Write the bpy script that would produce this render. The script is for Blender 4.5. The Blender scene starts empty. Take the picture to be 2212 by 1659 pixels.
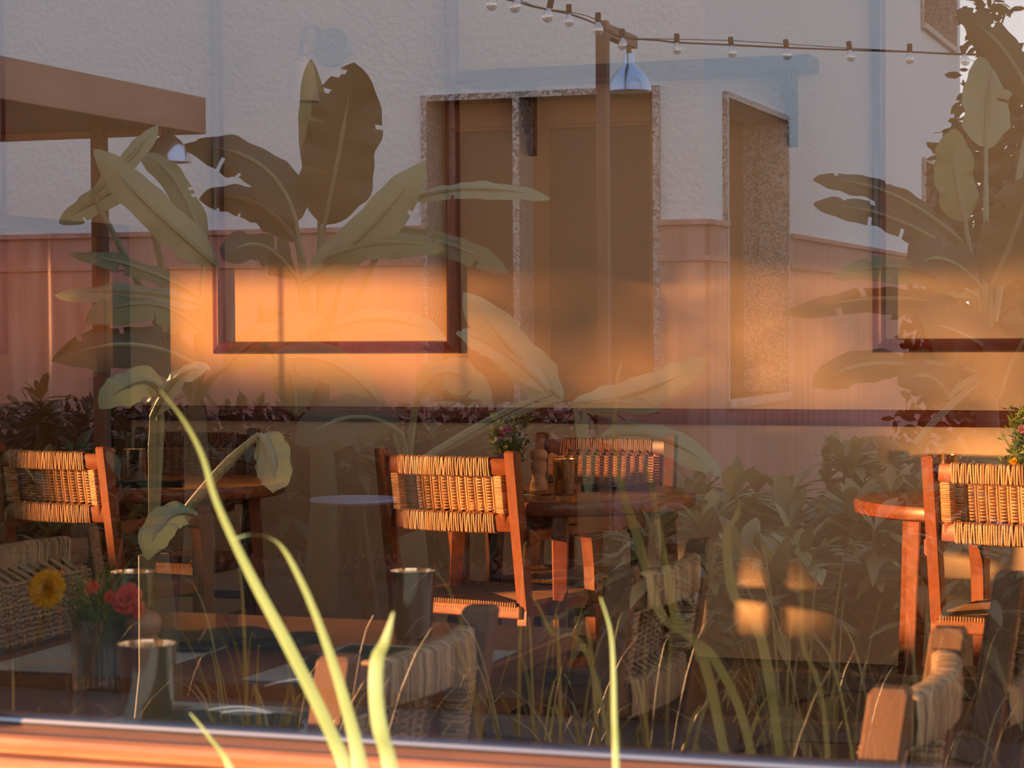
import bpy, bmesh, math, random
from mathutils import Vector, Matrix

# ------------------------------------------------------------------ camera, sky, sun, exposure
SC = bpy.context.scene
COL = SC.collection
W_PX, H_PX, F_PX = 2212, 1659, 4800.0
EYE = Vector((0.0, 0.0, 1.29))
YAW, PITCH, ROLL = math.radians(19.3), math.radians(-1.486), math.radians(0.38)
FWD = Vector((-math.sin(YAW) * math.cos(PITCH), math.cos(YAW) * math.cos(PITCH), math.sin(PITCH)))
R0 = Vector((math.cos(YAW), math.sin(YAW), 0))
U0 = R0.cross(FWD)
RT = R0 * math.cos(ROLL) - U0 * math.sin(ROLL)
UP = U0 * math.cos(ROLL) + R0 * math.sin(ROLL)
cam = bpy.data.cameras.new('camera')
cam.sensor_width = 36
cam.lens = F_PX / W_PX * 36
cam.clip_end = 300
cam.dof.use_dof = True
cam.dof.focus_distance = 7.6
cam.dof.aperture_fstop = 13
co = bpy.data.objects.new('camera', cam)
COL.objects.link(co)
co.matrix_world = Matrix(((RT.x, UP.x, -FWD.x, EYE.x), (RT.y, UP.y, -FWD.y, EYE.y), (RT.z, UP.z, -FWD.z, EYE.z), (0, 0, 0, 1)))
SC.camera = co

SUN_AZ, SUN_EL = math.radians(52), math.radians(4.0)
w = bpy.data.worlds.new('sky'); SC.world = w; w.use_nodes = True
nt = w.node_tree; nt.nodes.clear()
wo = nt.nodes.new('ShaderNodeOutputWorld'); bg = nt.nodes.new('ShaderNodeBackground')
tc = nt.nodes.new('ShaderNodeTexCoord'); sx = nt.nodes.new('ShaderNodeSeparateXYZ'); rp = nt.nodes.new('ShaderNodeValToRGB')
nt.links.new(tc.outputs['Generated'], sx.inputs[0]); nt.links.new(sx.outputs['Z'], rp.inputs[0])
e = rp.color_ramp.elements
e[0].position = 0.0; e[0].color = (1.0, 0.94, 0.86, 1)
e[1].position = 0.9; e[1].color = (0.25, 0.35, 0.54, 1)
m_ = rp.color_ramp.elements.new(0.25); m_.color = (0.45, 0.52, 0.62, 1)
nt.links.new(rp.outputs[0], bg.inputs[0]); bg.inputs[1].default_value = 3.1
nt.links.new(bg.outputs[0], wo.inputs[0])
sl = bpy.data.lights.new('sun', 'SUN'); sl.energy = 20.0; sl.color = (1.0, 0.49, 0.19); sl.angle = math.radians(0.8)
so = bpy.data.objects.new('sun', sl); COL.objects.link(so)
SD = Vector((math.sin(SUN_AZ) * math.cos(SUN_EL), math.cos(SUN_AZ) * math.cos(SUN_EL), -math.sin(SUN_EL)))
so.rotation_euler = SD.to_track_quat('-Z', 'Y').to_euler(); so.location = (-10, -8, 6)
SC.view_settings.view_transform = 'Standard'; SC.view_settings.look = 'None'
SC.view_settings.exposure = 0.0; SC.view_settings.gamma = 1.0; SC.view_settings.use_curve_mapping = False
SC.cycles.use_denoising = True
SC.cycles.max_bounces = 10; SC.cycles.transparent_max_bounces = 16
SC.cycles.sample_clamp_indirect = 6.0
SC.cycles.caustics_refractive = False; SC.cycles.caustics_reflective = False

GY = 2.20            # outer face of the glass
WY = 8.38            # back wall of the restaurant
MY = 2 * GY          # a point seen in the glass at y stands in the courtyard at MY - y

def pix(x, y, t):
    return EYE + (FWD + RT * ((x - W_PX / 2) / F_PX) - UP * ((y - H_PX / 2) / F_PX)) * t

# ------------------------------------------------------------------ materials
MATS = {}
def mat(name, col, rough=0.6, metal=0.0, spec=0.5, var=0.0, scale=8.0, stretch=(1, 1, 1), bump=0.0, bscale=60.0,
        island=0.0, col2=None, trans=0.0, speck=False, coat=0.0, wave=None):
    m = bpy.data.materials.new(name); m.use_nodes = True
    n = m.node_tree.nodes; l = m.node_tree.links
    b = n['Principled BSDF']; out = n['Material Output']
    b.inputs['Roughness'].default_value = rough; b.inputs['Metallic'].default_value = metal
    b.inputs['Specular IOR Level'].default_value = spec
    b.inputs['Coat Weight'].default_value = coat
    b.inputs['Base Color'].default_value = (*col, 1)
    src = None
    tcn = n.new('ShaderNodeTexCoord'); mp = n.new('ShaderNodeMapping'); mp.inputs['Scale'].default_value = stretch
    l.new(tcn.outputs['Object'], mp.inputs[0])
    if col2 is None: col2 = tuple(c * (1 - var) for c in col)
    if var > 0 or speck:
        if speck:
            t = n.new('ShaderNodeTexVoronoi'); t.inputs['Scale'].default_value = scale; fac = t.outputs['Color']
            sp = n.new('ShaderNodeSeparateColor'); l.new(fac, sp.inputs[0]); fac = sp.outputs[0]
        elif wave:
            t = n.new('ShaderNodeTexWave'); t.inputs['Scale'].default_value = scale; t.inputs['Distortion'].default_value = wave
            t.inputs['Detail'].default_value = 4; fac = t.outputs['Fac']
        else:
            t = n.new('ShaderNodeTexNoise'); t.inputs['Scale'].default_value = scale; t.inputs['Detail'].default_value = 6; fac = t.outputs['Fac']
        l.new(mp.outputs[0], t.inputs['Vector'])
        cr = n.new('ShaderNodeValToRGB'); cr.color_ramp.elements[0].position = 0.3; cr.color_ramp.elements[1].position = 0.7
        cr.color_ramp.elements[0].color = (*col2, 1); cr.color_ramp.elements[1].color = (*col, 1)
        l.new(fac, cr.inputs[0]); src = cr.outputs[0]
    if island > 0:
        g = n.new('ShaderNodeNewGeometry'); mr = n.new('ShaderNodeMapRange')
        mr.inputs['To Min'].default_value = 1 - island; mr.inputs['To Max'].default_value = 1 + island * 0.5
        l.new(g.outputs['Random Per Island'], mr.inputs[0])
        mx = n.new('ShaderNodeVectorMath'); mx.operation = 'SCALE'
        if src is not None: l.new(src, mx.inputs[0])
        else: mx.inputs[0].default_value = col
        l.new(mr.outputs[0], mx.inputs['Scale']); src = mx.outputs[0]
    if src is not None: l.new(src, b.inputs['Base Color'])
    if bump > 0:
        t2 = n.new('ShaderNodeTexNoise'); t2.inputs['Scale'].default_value = bscale; t2.inputs['Detail'].default_value = 5
        l.new(mp.outputs[0], t2.inputs['Vector'])
        bp = n.new('ShaderNodeBump'); bp.inputs['Strength'].default_value = bump; bp.inputs['Distance'].default_value = 0.01
        l.new(t2.outputs['Fac'], bp.inputs['Height']); l.new(bp.outputs[0], b.inputs['Normal'])
    if trans > 0:
        tr = n.new('ShaderNodeBsdfTranslucent')
        if src is not None: l.new(src, tr.inputs[0])
        else: tr.inputs[0].default_value = (*col, 1)
        ms = n.new('ShaderNodeMixShader'); ms.inputs[0].default_value = trans
        l.new(b.outputs[0], ms.inputs[1]); l.new(tr.outputs[0], ms.inputs[2]); l.new(ms.outputs[0], out.inputs[0])
    MATS[name] = m
    return m

mat('plaster_cream', (0.84, 0.73, 0.52), 0.9, var=0.06, scale=3, bump=0.05, bscale=40, spec=0.2)
mat('plaster_plain', (0.80, 0.76, 0.70), 0.9, spec=0.2, bump=0.05)
mat('floor_dark', (0.085, 0.07, 0.06), 0.5, var=0.3, scale=2.5, bump=0.03)
mat('wood_rail', (0.20, 0.040, 0.022), 0.38, var=0.4, scale=5, stretch=(1, 8, 8), coat=0.2)
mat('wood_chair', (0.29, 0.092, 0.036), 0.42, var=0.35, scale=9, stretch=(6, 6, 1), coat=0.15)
mat('wood_seatrail', (0.29, 0.092, 0.036), 0.42, var=0.35, scale=9, stretch=(1, 6, 6), coat=0.15)
mat('wood_shaded_grey', (0.20, 0.125, 0.08), 0.6, var=0.35, scale=9, stretch=(6, 6, 1))  # shade on the near chairs put into a darkened wood colour
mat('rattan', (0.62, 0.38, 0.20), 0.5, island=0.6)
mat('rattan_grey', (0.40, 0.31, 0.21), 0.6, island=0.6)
mat('rattan_shaded', (0.30, 0.15, 0.085), 0.55, island=0.45)  # darker copy of the cane: shade on the far chairs as colour
mat('wood_chair_shaded', (0.11, 0.045, 0.028), 0.4, var=0.3, scale=9, stretch=(6, 6, 1))  # darker copy of the chair wood: shade on the far chairs as colour
mat('rush', (0.30, 0.18, 0.085), 0.7, island=0.35)
mat('wood_table', (0.26, 0.085, 0.038), 0.36, var=0.45, scale=6, stretch=(1, 7, 7), coat=0.2)
mat('wood_table_near', (0.17, 0.055, 0.028), 0.38, var=0.4, scale=6, stretch=(7, 1, 7), coat=0.15)
mat('wood_light', (0.68, 0.42, 0.24), 0.45, var=0.2, scale=12, stretch=(1, 1, 6))
mat('wood_mill', (0.26, 0.17, 0.13), 0.4, var=0.2, scale=12, stretch=(1, 1, 6))
mat('steel', (0.80, 0.74, 0.64), 0.15, metal=1.0, bump=0.02, bscale=90, stretch=(1, 1, 0.1))
mat('brass', (0.80, 0.58, 0.28), 0.25, metal=1.0)
mat('silver', (0.75, 0.75, 0.74), 0.3, metal=1.0)
mat('placemat', (0.40, 0.52, 0.58), 0.8, var=0.1, scale=60)
mat('napkin', (0.030, 0.042, 0.032), 0.9, bump=0.1, bscale=200)
mat('black', (0.02, 0.02, 0.02), 0.6)
mat('leaf_small', (0.16, 0.26, 0.05), 0.45, island=0.4, trans=0.35)
mat('grass_vase', (0.13, 0.27, 0.07), 0.5, island=0.4, trans=0.3)
mat('petal_yellow', (0.90, 0.55, 0.02), 0.6, island=0.2, trans=0.3)
mat('petal_coral', (0.80, 0.13, 0.09), 0.6, island=0.2, trans=0.3)
mat('petal_red', (0.55, 0.06, 0.05), 0.6, island=0.2, trans=0.3)
mat('petal_pink', (0.60, 0.25, 0.40), 0.6, trans=0.3)
mat('stucco', (0.74, 0.79, 0.80), 0.9, spec=0.2, bump=0.9, bscale=28)
mat('dado', (0.42, 0.19, 0.145), 0.85, var=0.28, col2=(0.62, 0.36, 0.30), scale=3.0, stretch=(5, 5, 0.35), spec=0.2)
mat('granite', (0.60, 0.52, 0.47), 0.6, speck=True, col2=(0.20, 0.16, 0.14), scale=90)
mat('wood_window', (0.30, 0.115, 0.04), 0.45, var=0.3, scale=6, stretch=(6, 6, 1))
mat('wood_dark', (0.085, 0.045, 0.028), 0.5, var=0.3, scale=6, stretch=(6, 6, 1))
mat('wood_fascia', (0.44, 0.25, 0.17), 0.6, var=0.25, scale=3, stretch=(1, 1, 5))
mat('wood_post', (0.17, 0.085, 0.055), 0.6, var=0.25, scale=5, stretch=(6, 6, 1))
mat('enamel', (0.62, 0.68, 0.78), 0.22, metal=0.85)
mat('enamel_white', (0.70, 0.68, 0.62), 0.5)
mat('lamp_metal', (0.26, 0.30, 0.36), 0.5, metal=0.3)
mat('cable', (0.015, 0.013, 0.012), 0.6)
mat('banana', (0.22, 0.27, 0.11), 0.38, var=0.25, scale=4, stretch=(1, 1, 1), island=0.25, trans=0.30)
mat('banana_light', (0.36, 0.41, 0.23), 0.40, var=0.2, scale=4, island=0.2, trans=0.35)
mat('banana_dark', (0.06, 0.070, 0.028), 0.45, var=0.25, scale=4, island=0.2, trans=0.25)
mat('banana_stem', (0.10, 0.095, 0.04), 0.6, var=0.3, scale=8, stretch=(4, 4, 1))
mat('croton', (0.24, 0.22, 0.08), 0.4, island=0.5, trans=0.25)
mat('tree_leaf', (0.06, 0.075, 0.022), 0.5, island=0.5, trans=0.2)
mat('bark', (0.10, 0.07, 0.05), 0.9, bump=0.3, bscale=30)
mat('grass', (0.25, 0.39, 0.18), 0.45, island=0.2, trans=0.03)
mat('grass_shaded', (0.11, 0.135, 0.055), 0.5, island=0.55, trans=0.3)  # darker copy of the grass: shade on the reflected clumps as colour
mat('soil', (0.04, 0.034, 0.026), 0.95, var=0.3, scale=10, bump=0.5, bscale=30)
mat('paving', (0.075, 0.065, 0.057), 0.85, var=0.25, scale=1.2, bump=0.1)
mat('sill_wood', (0.38, 0.145, 0.07), 0.5, var=0.42, scale=5, stretch=(1.2, 9, 9), bump=0.1, bscale=20)
mat('gasket', (0.24, 0.245, 0.27), 0.35, metal=1.0)
mat('hedge_low', (0.055, 0.048, 0.026), 0.6, island=0.5, trans=0.1)
mat('blocker_leaf', (0.06, 0.10, 0.02), 0.6, island=0.4)  # leaves of the unseen screens added to block the sun

def glass_mat(name, refl, tint, rough=0.0, bump=0.0, bscale=60):
    m = bpy.data.materials.new(name); m.use_nodes = True
    n = m.node_tree.nodes; l = m.node_tree.links; n.clear()
    o = n.new('ShaderNodeOutputMaterial'); t = n.new('ShaderNodeBsdfTransparent'); t.inputs[0].default_value = (*tint, 1)
    if refl <= 0:
        l.new(t.outputs[0], o.inputs[0]); MATS[name] = m; return m
    g = n.new('ShaderNodeBsdfGlossy'); g.inputs['Roughness'].default_value = rough; g.inputs['Color'].default_value = (0.98, 0.98, 1, 1)
    mx = n.new('ShaderNodeMixShader'); mx.inputs[0].default_value = refl
    l.new(t.outputs[0], mx.inputs[1]); l.new(g.outputs[0], mx.inputs[2]); l.new(mx.outputs[0], o.inputs[0])
    if bump:
        tcn = n.new('ShaderNodeTexCoord'); v = n.new('ShaderNodeTexVoronoi'); v.inputs['Scale'].default_value = bscale
        l.new(tcn.outputs['Object'], v.inputs['Vector'])
        bp = n.new('ShaderNodeBump'); bp.inputs['Strength'].default_value = bump; bp.inputs['Distance'].default_value = 0.01
        l.new(v.outputs['Distance'], bp.inputs['Height']); l.new(bp.outputs[0], g.inputs['Normal'])
    MATS[name] = m
    return m
glass_mat('window_glass', 0.265, (0.97, 0.86, 0.76))
glass_mat('glass_clear', 0.0, (1, 1, 1))
glass_mat('lead_glass', 0.12, (0.55, 0.42, 0.32), 0.3)
glass_mat('vase_glass', 0.24, (0.86, 0.90, 0.88), 0.05)
glass_mat('bulb_glass', 0.45, (0.92, 0.90, 0.86), 0.05)

def textured_glass():
    m = bpy.data.materials.new('textured_glass'); m.use_nodes = True
    n = m.node_tree.nodes; l = m.node_tree.links; n.clear()
    o = n.new('ShaderNodeOutputMaterial'); t = n.new('ShaderNodeBsdfTransparent'); t.inputs[0].default_value = (0.97, 0.90, 0.80, 1)
    d = n.new('ShaderNodeBsdfPrincipled'); d.inputs['Base Color'].default_value = (0.22, 0.10, 0.055, 1); d.inputs['Roughness'].default_value = 0.28
    tl = n.new('ShaderNodeBsdfTranslucent'); tl.inputs[0].default_value = (0.45, 0.22, 0.11, 1)
    m1 = n.new('ShaderNodeMixShader'); m1.inputs[0].default_value = 0.16
    mx = n.new('ShaderNodeMixShader'); mx.inputs[0].default_value = 0.22
    l.new(d.outputs[0], m1.inputs[1]); l.new(tl.outputs[0], m1.inputs[2])
    l.new(t.outputs[0], mx.inputs[1]); l.new(m1.outputs[0], mx.inputs[2]); l.new(mx.outputs[0], o.inputs[0])
    tcn = n.new('ShaderNodeTexCoord'); v = n.new('ShaderNodeTexVoronoi'); v.inputs['Scale'].default_value = 45
    l.new(tcn.outputs['Object'], v.inputs['Vector'])
    bp = n.new('ShaderNodeBump'); bp.inputs['Strength'].default_value = 0.9; bp.inputs['Distance'].default_value = 0.01
    l.new(v.outputs['Distance'], bp.inputs['Height']); l.new(bp.outputs[0], d.inputs['Normal']); l.new(bp.outputs[0], tl.inputs['Normal'])
    MATS['textured_glass'] = m
textured_glass()

# ------------------------------------------------------------------ helpers
def tag(o, label=None, cat=None, group=None, kind=None):
    if label: o['label'] = label
    if cat: o['category'] = cat
    if group: o['group'] = group
    if kind: o['kind'] = kind
    return o

def empty(name, loc=(0, 0, 0), rz=0.0, label=None, cat=None, group=None, kind=None):
    o = bpy.data.objects.new(name, None); COL.objects.link(o)
    o.empty_display_size = 0.05
    o.location = loc; o.rotation_euler = (0, 0, rz)
    return tag(o, label, cat, group, kind)

def obj(name, bm, material, parent=None, mirror=False, origin=None, smooth=False):
    """link bm as one mesh. mirror: it was laid out as seen in the glass; it stands in the courtyard."""
    if mirror:
        for v in bm.verts: v.co.y = MY - v.co.y
        bmesh.ops.reverse_faces(bm, faces=bm.faces)
    if origin is not None:
        org = Vector(origin)
        if mirror: org = Vector((org.x, MY - org.y, org.z))
        for v in bm.verts: v.co -= org
    me = bpy.data.meshes.new(name); bm.to_mesh(me); bm.free()
    mats = material if isinstance(material, (list, tuple)) else [material]
    for k in mats: me.materials.append(MATS[k])
    if smooth:
        me.polygons.foreach_set('use_smooth', [True] * len(me.polygons))
        try: me.set_sharp_from_angle(angle=math.radians(40))
        except Exception: pass
    o = bpy.data.objects.new(name, me); COL.objects.link(o)
    if parent is not None: o.parent = parent
    elif origin is not None: o.location = org
    return o

def mloc(p, mirror=True):
    return Vector((p[0], MY - p[1], p[2])) if mirror else Vector(p)

def box(bm, lo, hi, bev=0.0, M=None, mi=0):
    lo, hi = Vector(lo), Vector(hi)
    c, s = (lo + hi) / 2, hi - lo
    r = bmesh.ops.create_cube(bm, size=1.0, matrix=Matrix.Translation(c) @ Matrix.Diagonal((abs(s.x), abs(s.y), abs(s.z), 1)))
    vs = r['verts']
    if bev > 0:
        es = list({e_ for v in vs for e_ in v.link_edges})
        rr = bmesh.ops.bevel(bm, geom=es, offset=bev, segments=2, affect='EDGES', profile=0.5)
        vs = list({v for v in rr['verts']} | {v for v in vs if v.is_valid})
    if M is not None:
        bmesh.ops.transform(bm, matrix=M, verts=[v for v in vs if v.is_valid])
    if mi:
        for f in {f for v in vs if v.is_valid for f in v.link_faces}: f.material_index = mi
    return vs

def prism(bm, quad0, quad1):
    """loft two polygons of equal length (outer faces computed)"""
    n = len(quad0)
    a = [bm.verts.new(p) for p in quad0]; b = [bm.verts.new(p) for p in quad1]
    fs = [bm.faces.new(a[::-1]), bm.faces.new(b)]
    for i in range(n): fs.append(bm.faces.new((a[i], a[(i + 1) % n], b[(i + 1) % n], b[i])))
    bmesh.ops.recalc_face_normals(bm, faces=fs)

def loft(bm, rings, cap=True, closed=True):
    vr = [[bm.verts.new(p) for p in r] for r in rings]
    n = len(rings[0]); fs = []
    for k in range(len(vr) - 1):
        for i in range(n if closed else n - 1):
            fs.append(bm.faces.new((vr[k][i], vr[k][(i + 1) % n], vr[k + 1][(i + 1) % n], vr[k + 1][i])))
    if cap and closed:
        fs.append(bm.faces.new(vr[0][::-1])); fs.append(bm.faces.new(vr[-1]))
    bmesh.ops.recalc_face_normals(bm, faces=fs)

def rect_ring(c, ax, ay, hx, hy, ch=0.15):
    """chamfered rectangle ring round c"""
    kx, ky = hx * (1 - ch), hy * (1 - ch)
    pts = [(hx, -ky), (hx, ky), (kx, hy), (-kx, hy), (-hx, ky), (-hx, -ky), (-kx, -hy), (kx, -hy)]
    return [c + ax * a + ay * b for a, b in pts]

def tube(bm, pts, rad, n=8, flat=1.0, cap=True, side=None):
    pts = [Vector(p) for p in pts]
    rads = rad if isinstance(rad, (list, tuple)) else [rad] * len(pts)
    rings = []; prev = None
    for i, p in enumerate(pts):
        t = (pts[min(i + 1, len(pts) - 1)] - pts[max(i - 1, 0)]).normalized()
        if prev is None:
            h = Vector(side) if side is not None else (Vector((0, 0, 1)) if abs(t.z) < 0.9 else Vector((1, 0, 0)))
            a = (h - t * h.dot(t)).normalized()
        else:
            a = (prev - t * prev.dot(t)).normalized()
        prev = a; b = t.cross(a)
        rings.append([p + a * (math.cos(2 * math.pi * k / n) * rads[i]) + b * (math.sin(2 * math.pi * k / n) * rads[i] * flat) for k in range(n)])
    loft(bm, rings, cap)

def lathe(bm, prof, c=(0, 0, 0), n=32, cap=True, flute=0.0, nf=0):
    c = Vector(c)
    rings = []
    for r, z in prof:
        ring = []
        for k in range(n):
            a = 2 * math.pi * k / n
            rr = max(r, 1e-4) * (1 + (flute * math.cos(nf * a) if nf else 0))
            ring.append(c + Vector((rr * math.cos(a), rr * math.sin(a), z)))
        rings.append(ring)
    loft(bm, rings, cap)

def ribbon(bm, pts, widths, side, fold=0.0, nrm=None):
    """thin blade along pts"""
    side = Vector(side)
    prev = None
    for i, p in enumerate(pts):
        p = Vector(p)
        t = (Vector(pts[min(i + 1, len(pts) - 1)]) - Vector(pts[max(i - 1, 0)])).normalized()
        s = (side - t * side.dot(t)).normalized(); nn = t.cross(s)
        w_ = widths[i] / 2
        row = [bm.verts.new(p - s * w_), bm.verts.new(p + nn * (w_ * fold)), bm.verts.new(p + s * w_)]
        if prev:
            bm.faces.new((prev[0], prev[1], row[1], row[0])); bm.faces.new((prev[1], prev[2], row[2], row[1]))
        prev = row

def bez(p0, p1, p2, n):
    p0, p1, p2 = Vector(p0), Vector(p1), Vector(p2)
    return [p0 * (1 - u) ** 2 + p1 * (2 * u * (1 - u)) + p2 * u * u for u in [i / n for i in range(n + 1)]]

def copy_tree(o, parent=None):
    c = o.copy(); COL.objects.link(c)
    if parent is not None: c.parent = parent; c.matrix_parent_inverse = Matrix()
    for ch in list(o.children): copy_tree(ch, c)
    return c

def struct(name, bm, material, **k):
    return tag(obj(name, bm, material, **k), kind='structure')

# ------------------------------------------------------------------ the restaurant room
XL, XR, CZ = -17.0, 1.9, 3.05
b = bmesh.new(); box(b, (XL, WY, 0), (XR, WY + 0.2, CZ)); struct('wall_back', b, 'plaster_cream')
b = bmesh.new(); box(b, (XL, GY + 0.05, -0.2), (XR, WY + 0.2, 0)); struct('floor', b, 'floor_dark')
b = bmesh.new(); box(b, (XL, 2.0, CZ), (XR, WY + 0.2, CZ + 0.2)); struct('ceiling', b, 'plaster_plain')
b = bmesh.new(); box(b, (XR, 2.1, -0.2), (XR + 0.2, WY + 0.2, 2.25)); struct('wall_right', b, 'plaster_cream')   # top left open, an added gap that lets in sky light
b = bmesh.new(); box(b, (XL - 0.2, 2.1, -0.2), (XL, WY + 0.2, 1.9)); struct('wall_left', b, 'plaster_cream')  # also left open on top to let in sky light
SZ = 0.845   # sill height
b = bmesh.new()
box(b, (XL, 2.13, -0.2), (XR, 2.32, SZ - 0.11))
box(b, (XL, 2.13, 2.24), (XR, 2.32, CZ))
box(b, (-4.15, 2.08, SZ - 0.11), (-1.50, 2.32, 2.34))
box(b, (-8.25, 2.15, SZ - 0.11), (-8.15, 2.25, 2.34))
box(b, (XL, 2.13, SZ - 0.11), (-12.5, 2.32, 2.34))
box(b, (1.1, 2.13, SZ - 0.11), (XR, 2.32, 2.34))
struct('wall_front', b, 'plaster_plain')

def window(i, x0, x1):
    root = empty('window_%d' % i, ((x0 + x1) / 2, GY, SZ)); tag(root, kind='structure')
    M = -Vector(((x0 + x1) / 2, GY, SZ))
    def P(bm): bmesh.ops.translate(bm, verts=bm.verts, vec=M); return bm
    b = bmesh.new()
    for f_ in box(b, (x0, GY, SZ - 0.03), (x1, GY + 0.006, 2.26)) and b.faces:
        f_.material_index = 0 if f_.normal.y < -0.5 else 1
    obj('pane', P(b), ['window_glass', 'glass_clear'], root)
    # bottom rail: ledge, rounded bead, groove, upright face
    prof = [(GY + 0.006, SZ - 0.004), (GY - 0.001, SZ - 0.004), (GY - 0.058, SZ - 0.010), (GY - 0.060, SZ - 0.006), (GY - 0.066, SZ - 0.004),
            (GY - 0.073, SZ - 0.007), (GY - 0.076, SZ - 0.013), (GY - 0.075, SZ - 0.019), (GY - 0.066, SZ - 0.021),
            (GY - 0.066, SZ - 0.025), (GY - 0.084, SZ - 0.027), (GY - 0.086, SZ - 0.030), (GY - 0.088, SZ - 0.15), (GY + 0.006, SZ - 0.15)]
    b = bmesh.new(); loft(b, [[Vector((x0, y, z)) for y, z in prof], [Vector((x1, y, z)) for y, z in prof]])
    obj('bottom_rail', P(b), 'sill_wood', root)
    b = bmesh.new(); tube(b, [(x0, GY - 0.006, SZ - 0.001), (x1, GY - 0.006, SZ - 0.001)], 0.0055, 8)
    obj('glazing_bead', P(b), 'gasket', root, smooth=True)
    b = bmesh.new(); box(b, (x0, GY + 0.006, SZ - 0.15), (x1, GY + 0.075, SZ - 0.012), 0.004)
    obj('inner_rail', P(b), 'wood_rail', root)
    b = bmesh.new()
    box(b, (x0, GY - 0.06, SZ - 0.03), (x0 + 0.055, GY + 0.07, 2.26), 0.004)
    box(b, (x1 - 0.055, GY - 0.06, SZ - 0.03), (x1, GY + 0.07, 2.26), 0.004)
    box(b, (x0 + 0.055, GY - 0.06, 2.20), (x1 - 0.055, GY + 0.07, 2.26), 0.004)
    obj('window_frame', P(b), 'sill_wood', root)
window(1, -1.50, 1.1)
window(2, -8.16, -4.14)
window(3, -12.51, -8.24)

# chair rail on the back wall
b = bmesh.new()
prof = [(WY, .966), (WY - .018, .966), (WY - .026, .958), (WY - .034, .952), (WY - .034, .925), (WY - .026, .916), (WY - .018, .904), (WY, .904)]
loft(b, [[Vector((-4.66, y, z)) for y, z in prof], [Vector((XR, y, z)) for y, z in prof]])
struct('trim_1', b, 'wood_rail')

def panel_frame(x0, x1, z0, z1, label):
    r = empty('wall_panel_frame', ((x0 + x1) / 2, WY, z0), label=label, cat='frame', group='dark wooden frames on the restaurant wall')
    org = r.location
    prof = [(0, 0), (0.004, 0.022), (0.012, 0.030), (0.030, 0.042), (0.040, 0.045), (0.048, 0.038), (0.052, 0.020), (0.052, 0)]
    def bar(p0, p1, inn0, inn1):
        b = bmesh.new()
        ra = [Vector((p0[0] + inn0[0] * a, WY - d, p0[1] + inn0[1] * a)) - org for a, d in prof]
        rb = [Vector((p1[0] + inn1[0] * a, WY - d, p1[1] + inn1[1] * a)) - org for a, d in prof]
        loft(b, [ra, rb]); return b
    obj('bottom_bar', bar((x0, z0), (x1, z0), (1, 1), (-1, 1)), 'wood_rail', r, smooth=True)
    obj('top_bar', bar((x0, z1), (x1, z1), (1, -1), (-1, -1)), 'wood_rail', r, smooth=True)
    obj('side_bar', bar((x0, z0), (x0, z1), (1, 1), (1, -1)), 'wood_rail', r, smooth=True)
    obj('side_bar', bar((x1, z0), (x1, z1), (-1, 1), (-1, -1)), 'wood_rail', r, smooth=True)
panel_frame(-4.255, -3.150, 1.182, 2.85, 'dark wooden frame round the brightest orange sun patch and the wall lamp')
panel_frame(-1.490, -0.385, 1.182, 2.85, 'dark wooden frame above the right-hand round table, cut by the picture edge')
panel_frame(-6.35, -5.25, 1.182, 2.85, 'dark wooden frame half hidden behind the glazed partition')

# wall lamp: round plate, gooseneck arm, conical shade
lx, lz = -3.700, 2.435
r = empty('wall_lamp', (lx, WY, lz), label='pale gooseneck wall lamp with round back plate inside the wall frame', cat='lamp')
b = bmesh.new()
lathe(b, [(0.080, 0), (0.080, 0.012), (0.072, 0.020), (0.0, 0.022)], n=40)
bmesh.ops.rotate(b, verts=b.verts, cent=(0, 0, 0), matrix=Matrix.Rotation(math.pi / 2, 3, 'X'))
obj('back_plate', b, 'lamp_metal', r, smooth=True)
b = bmesh.new()
tube(b, [(0, -.02, 0), (0, -.08, .025), (0, -.15, .060), (0, -.22, .062), (0, -.28, .035), (0, -.31, -.03), (0, -.318, -.085)], 0.009, 10)
obj('arm', b, 'lamp_metal', r, smooth=True)
b = bmesh.new()
lathe(b, [(0.022, -0.075), (0.030, -0.09), (0.050, -0.095), (0.074, -0.25), (0.071, -0.25), (0.047, -0.100), (0.02, -0.096)], c=(0, -.32, 0), n=36, cap=False)
obj('lamp_shade', b, 'enamel_white', r, smooth=True)

# bracketed shelf between the frames
r = empty('wall_shelf', (-2.39, WY, 2.24), label='long wooden wall shelf on two carved brackets above the middle table', cat='shelf')
b = bmesh.new()
prof = [(0, 0), (-.20, 0), (-.21, .012), (-.21, .045), (-.19, .055), (0, .055)]
loft(b, [[Vector((-.70, y, z)) for y, z in prof], [Vector((.70, y, z)) for y, z in prof]])
obj('shelf_board', b, 'wood_dark', r)
for sx_ in (-0.45, 0.60):
    b = bmesh.new()
    # scroll outline in (distance from wall, height)
    out = [(0, 0), (.175, 0), (.170, -.030), (.150, -.045), (.120, -.050), (.105, -.070), (.108, -.095), (.088, -.115), (.066, -.120),
           (.058, -.145), (.062, -.172), (.044, -.190), (.030, -.195), (.030, -.235), (.016, -.262), (0, -.275)]
    loft(b, [[Vector((sx_ - .018, -y, z)) for y, z in out], [Vector((sx_ + .018, -y, z)) for y, z in out]])
    br = obj('bracket', b, 'wood_dark', r)
    for cy, cz, rr in ((.128, -.020, .020), (.078, -.082, .022), (.040, -.150, .018)):
        b2 = bmesh.new(); tube(b2, [(sx_ - .026, -cy, cz), (sx_ + .026, -cy, cz)], rr, 14)
        obj('scroll', b2, 'wood_dark', br, smooth=True)

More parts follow.
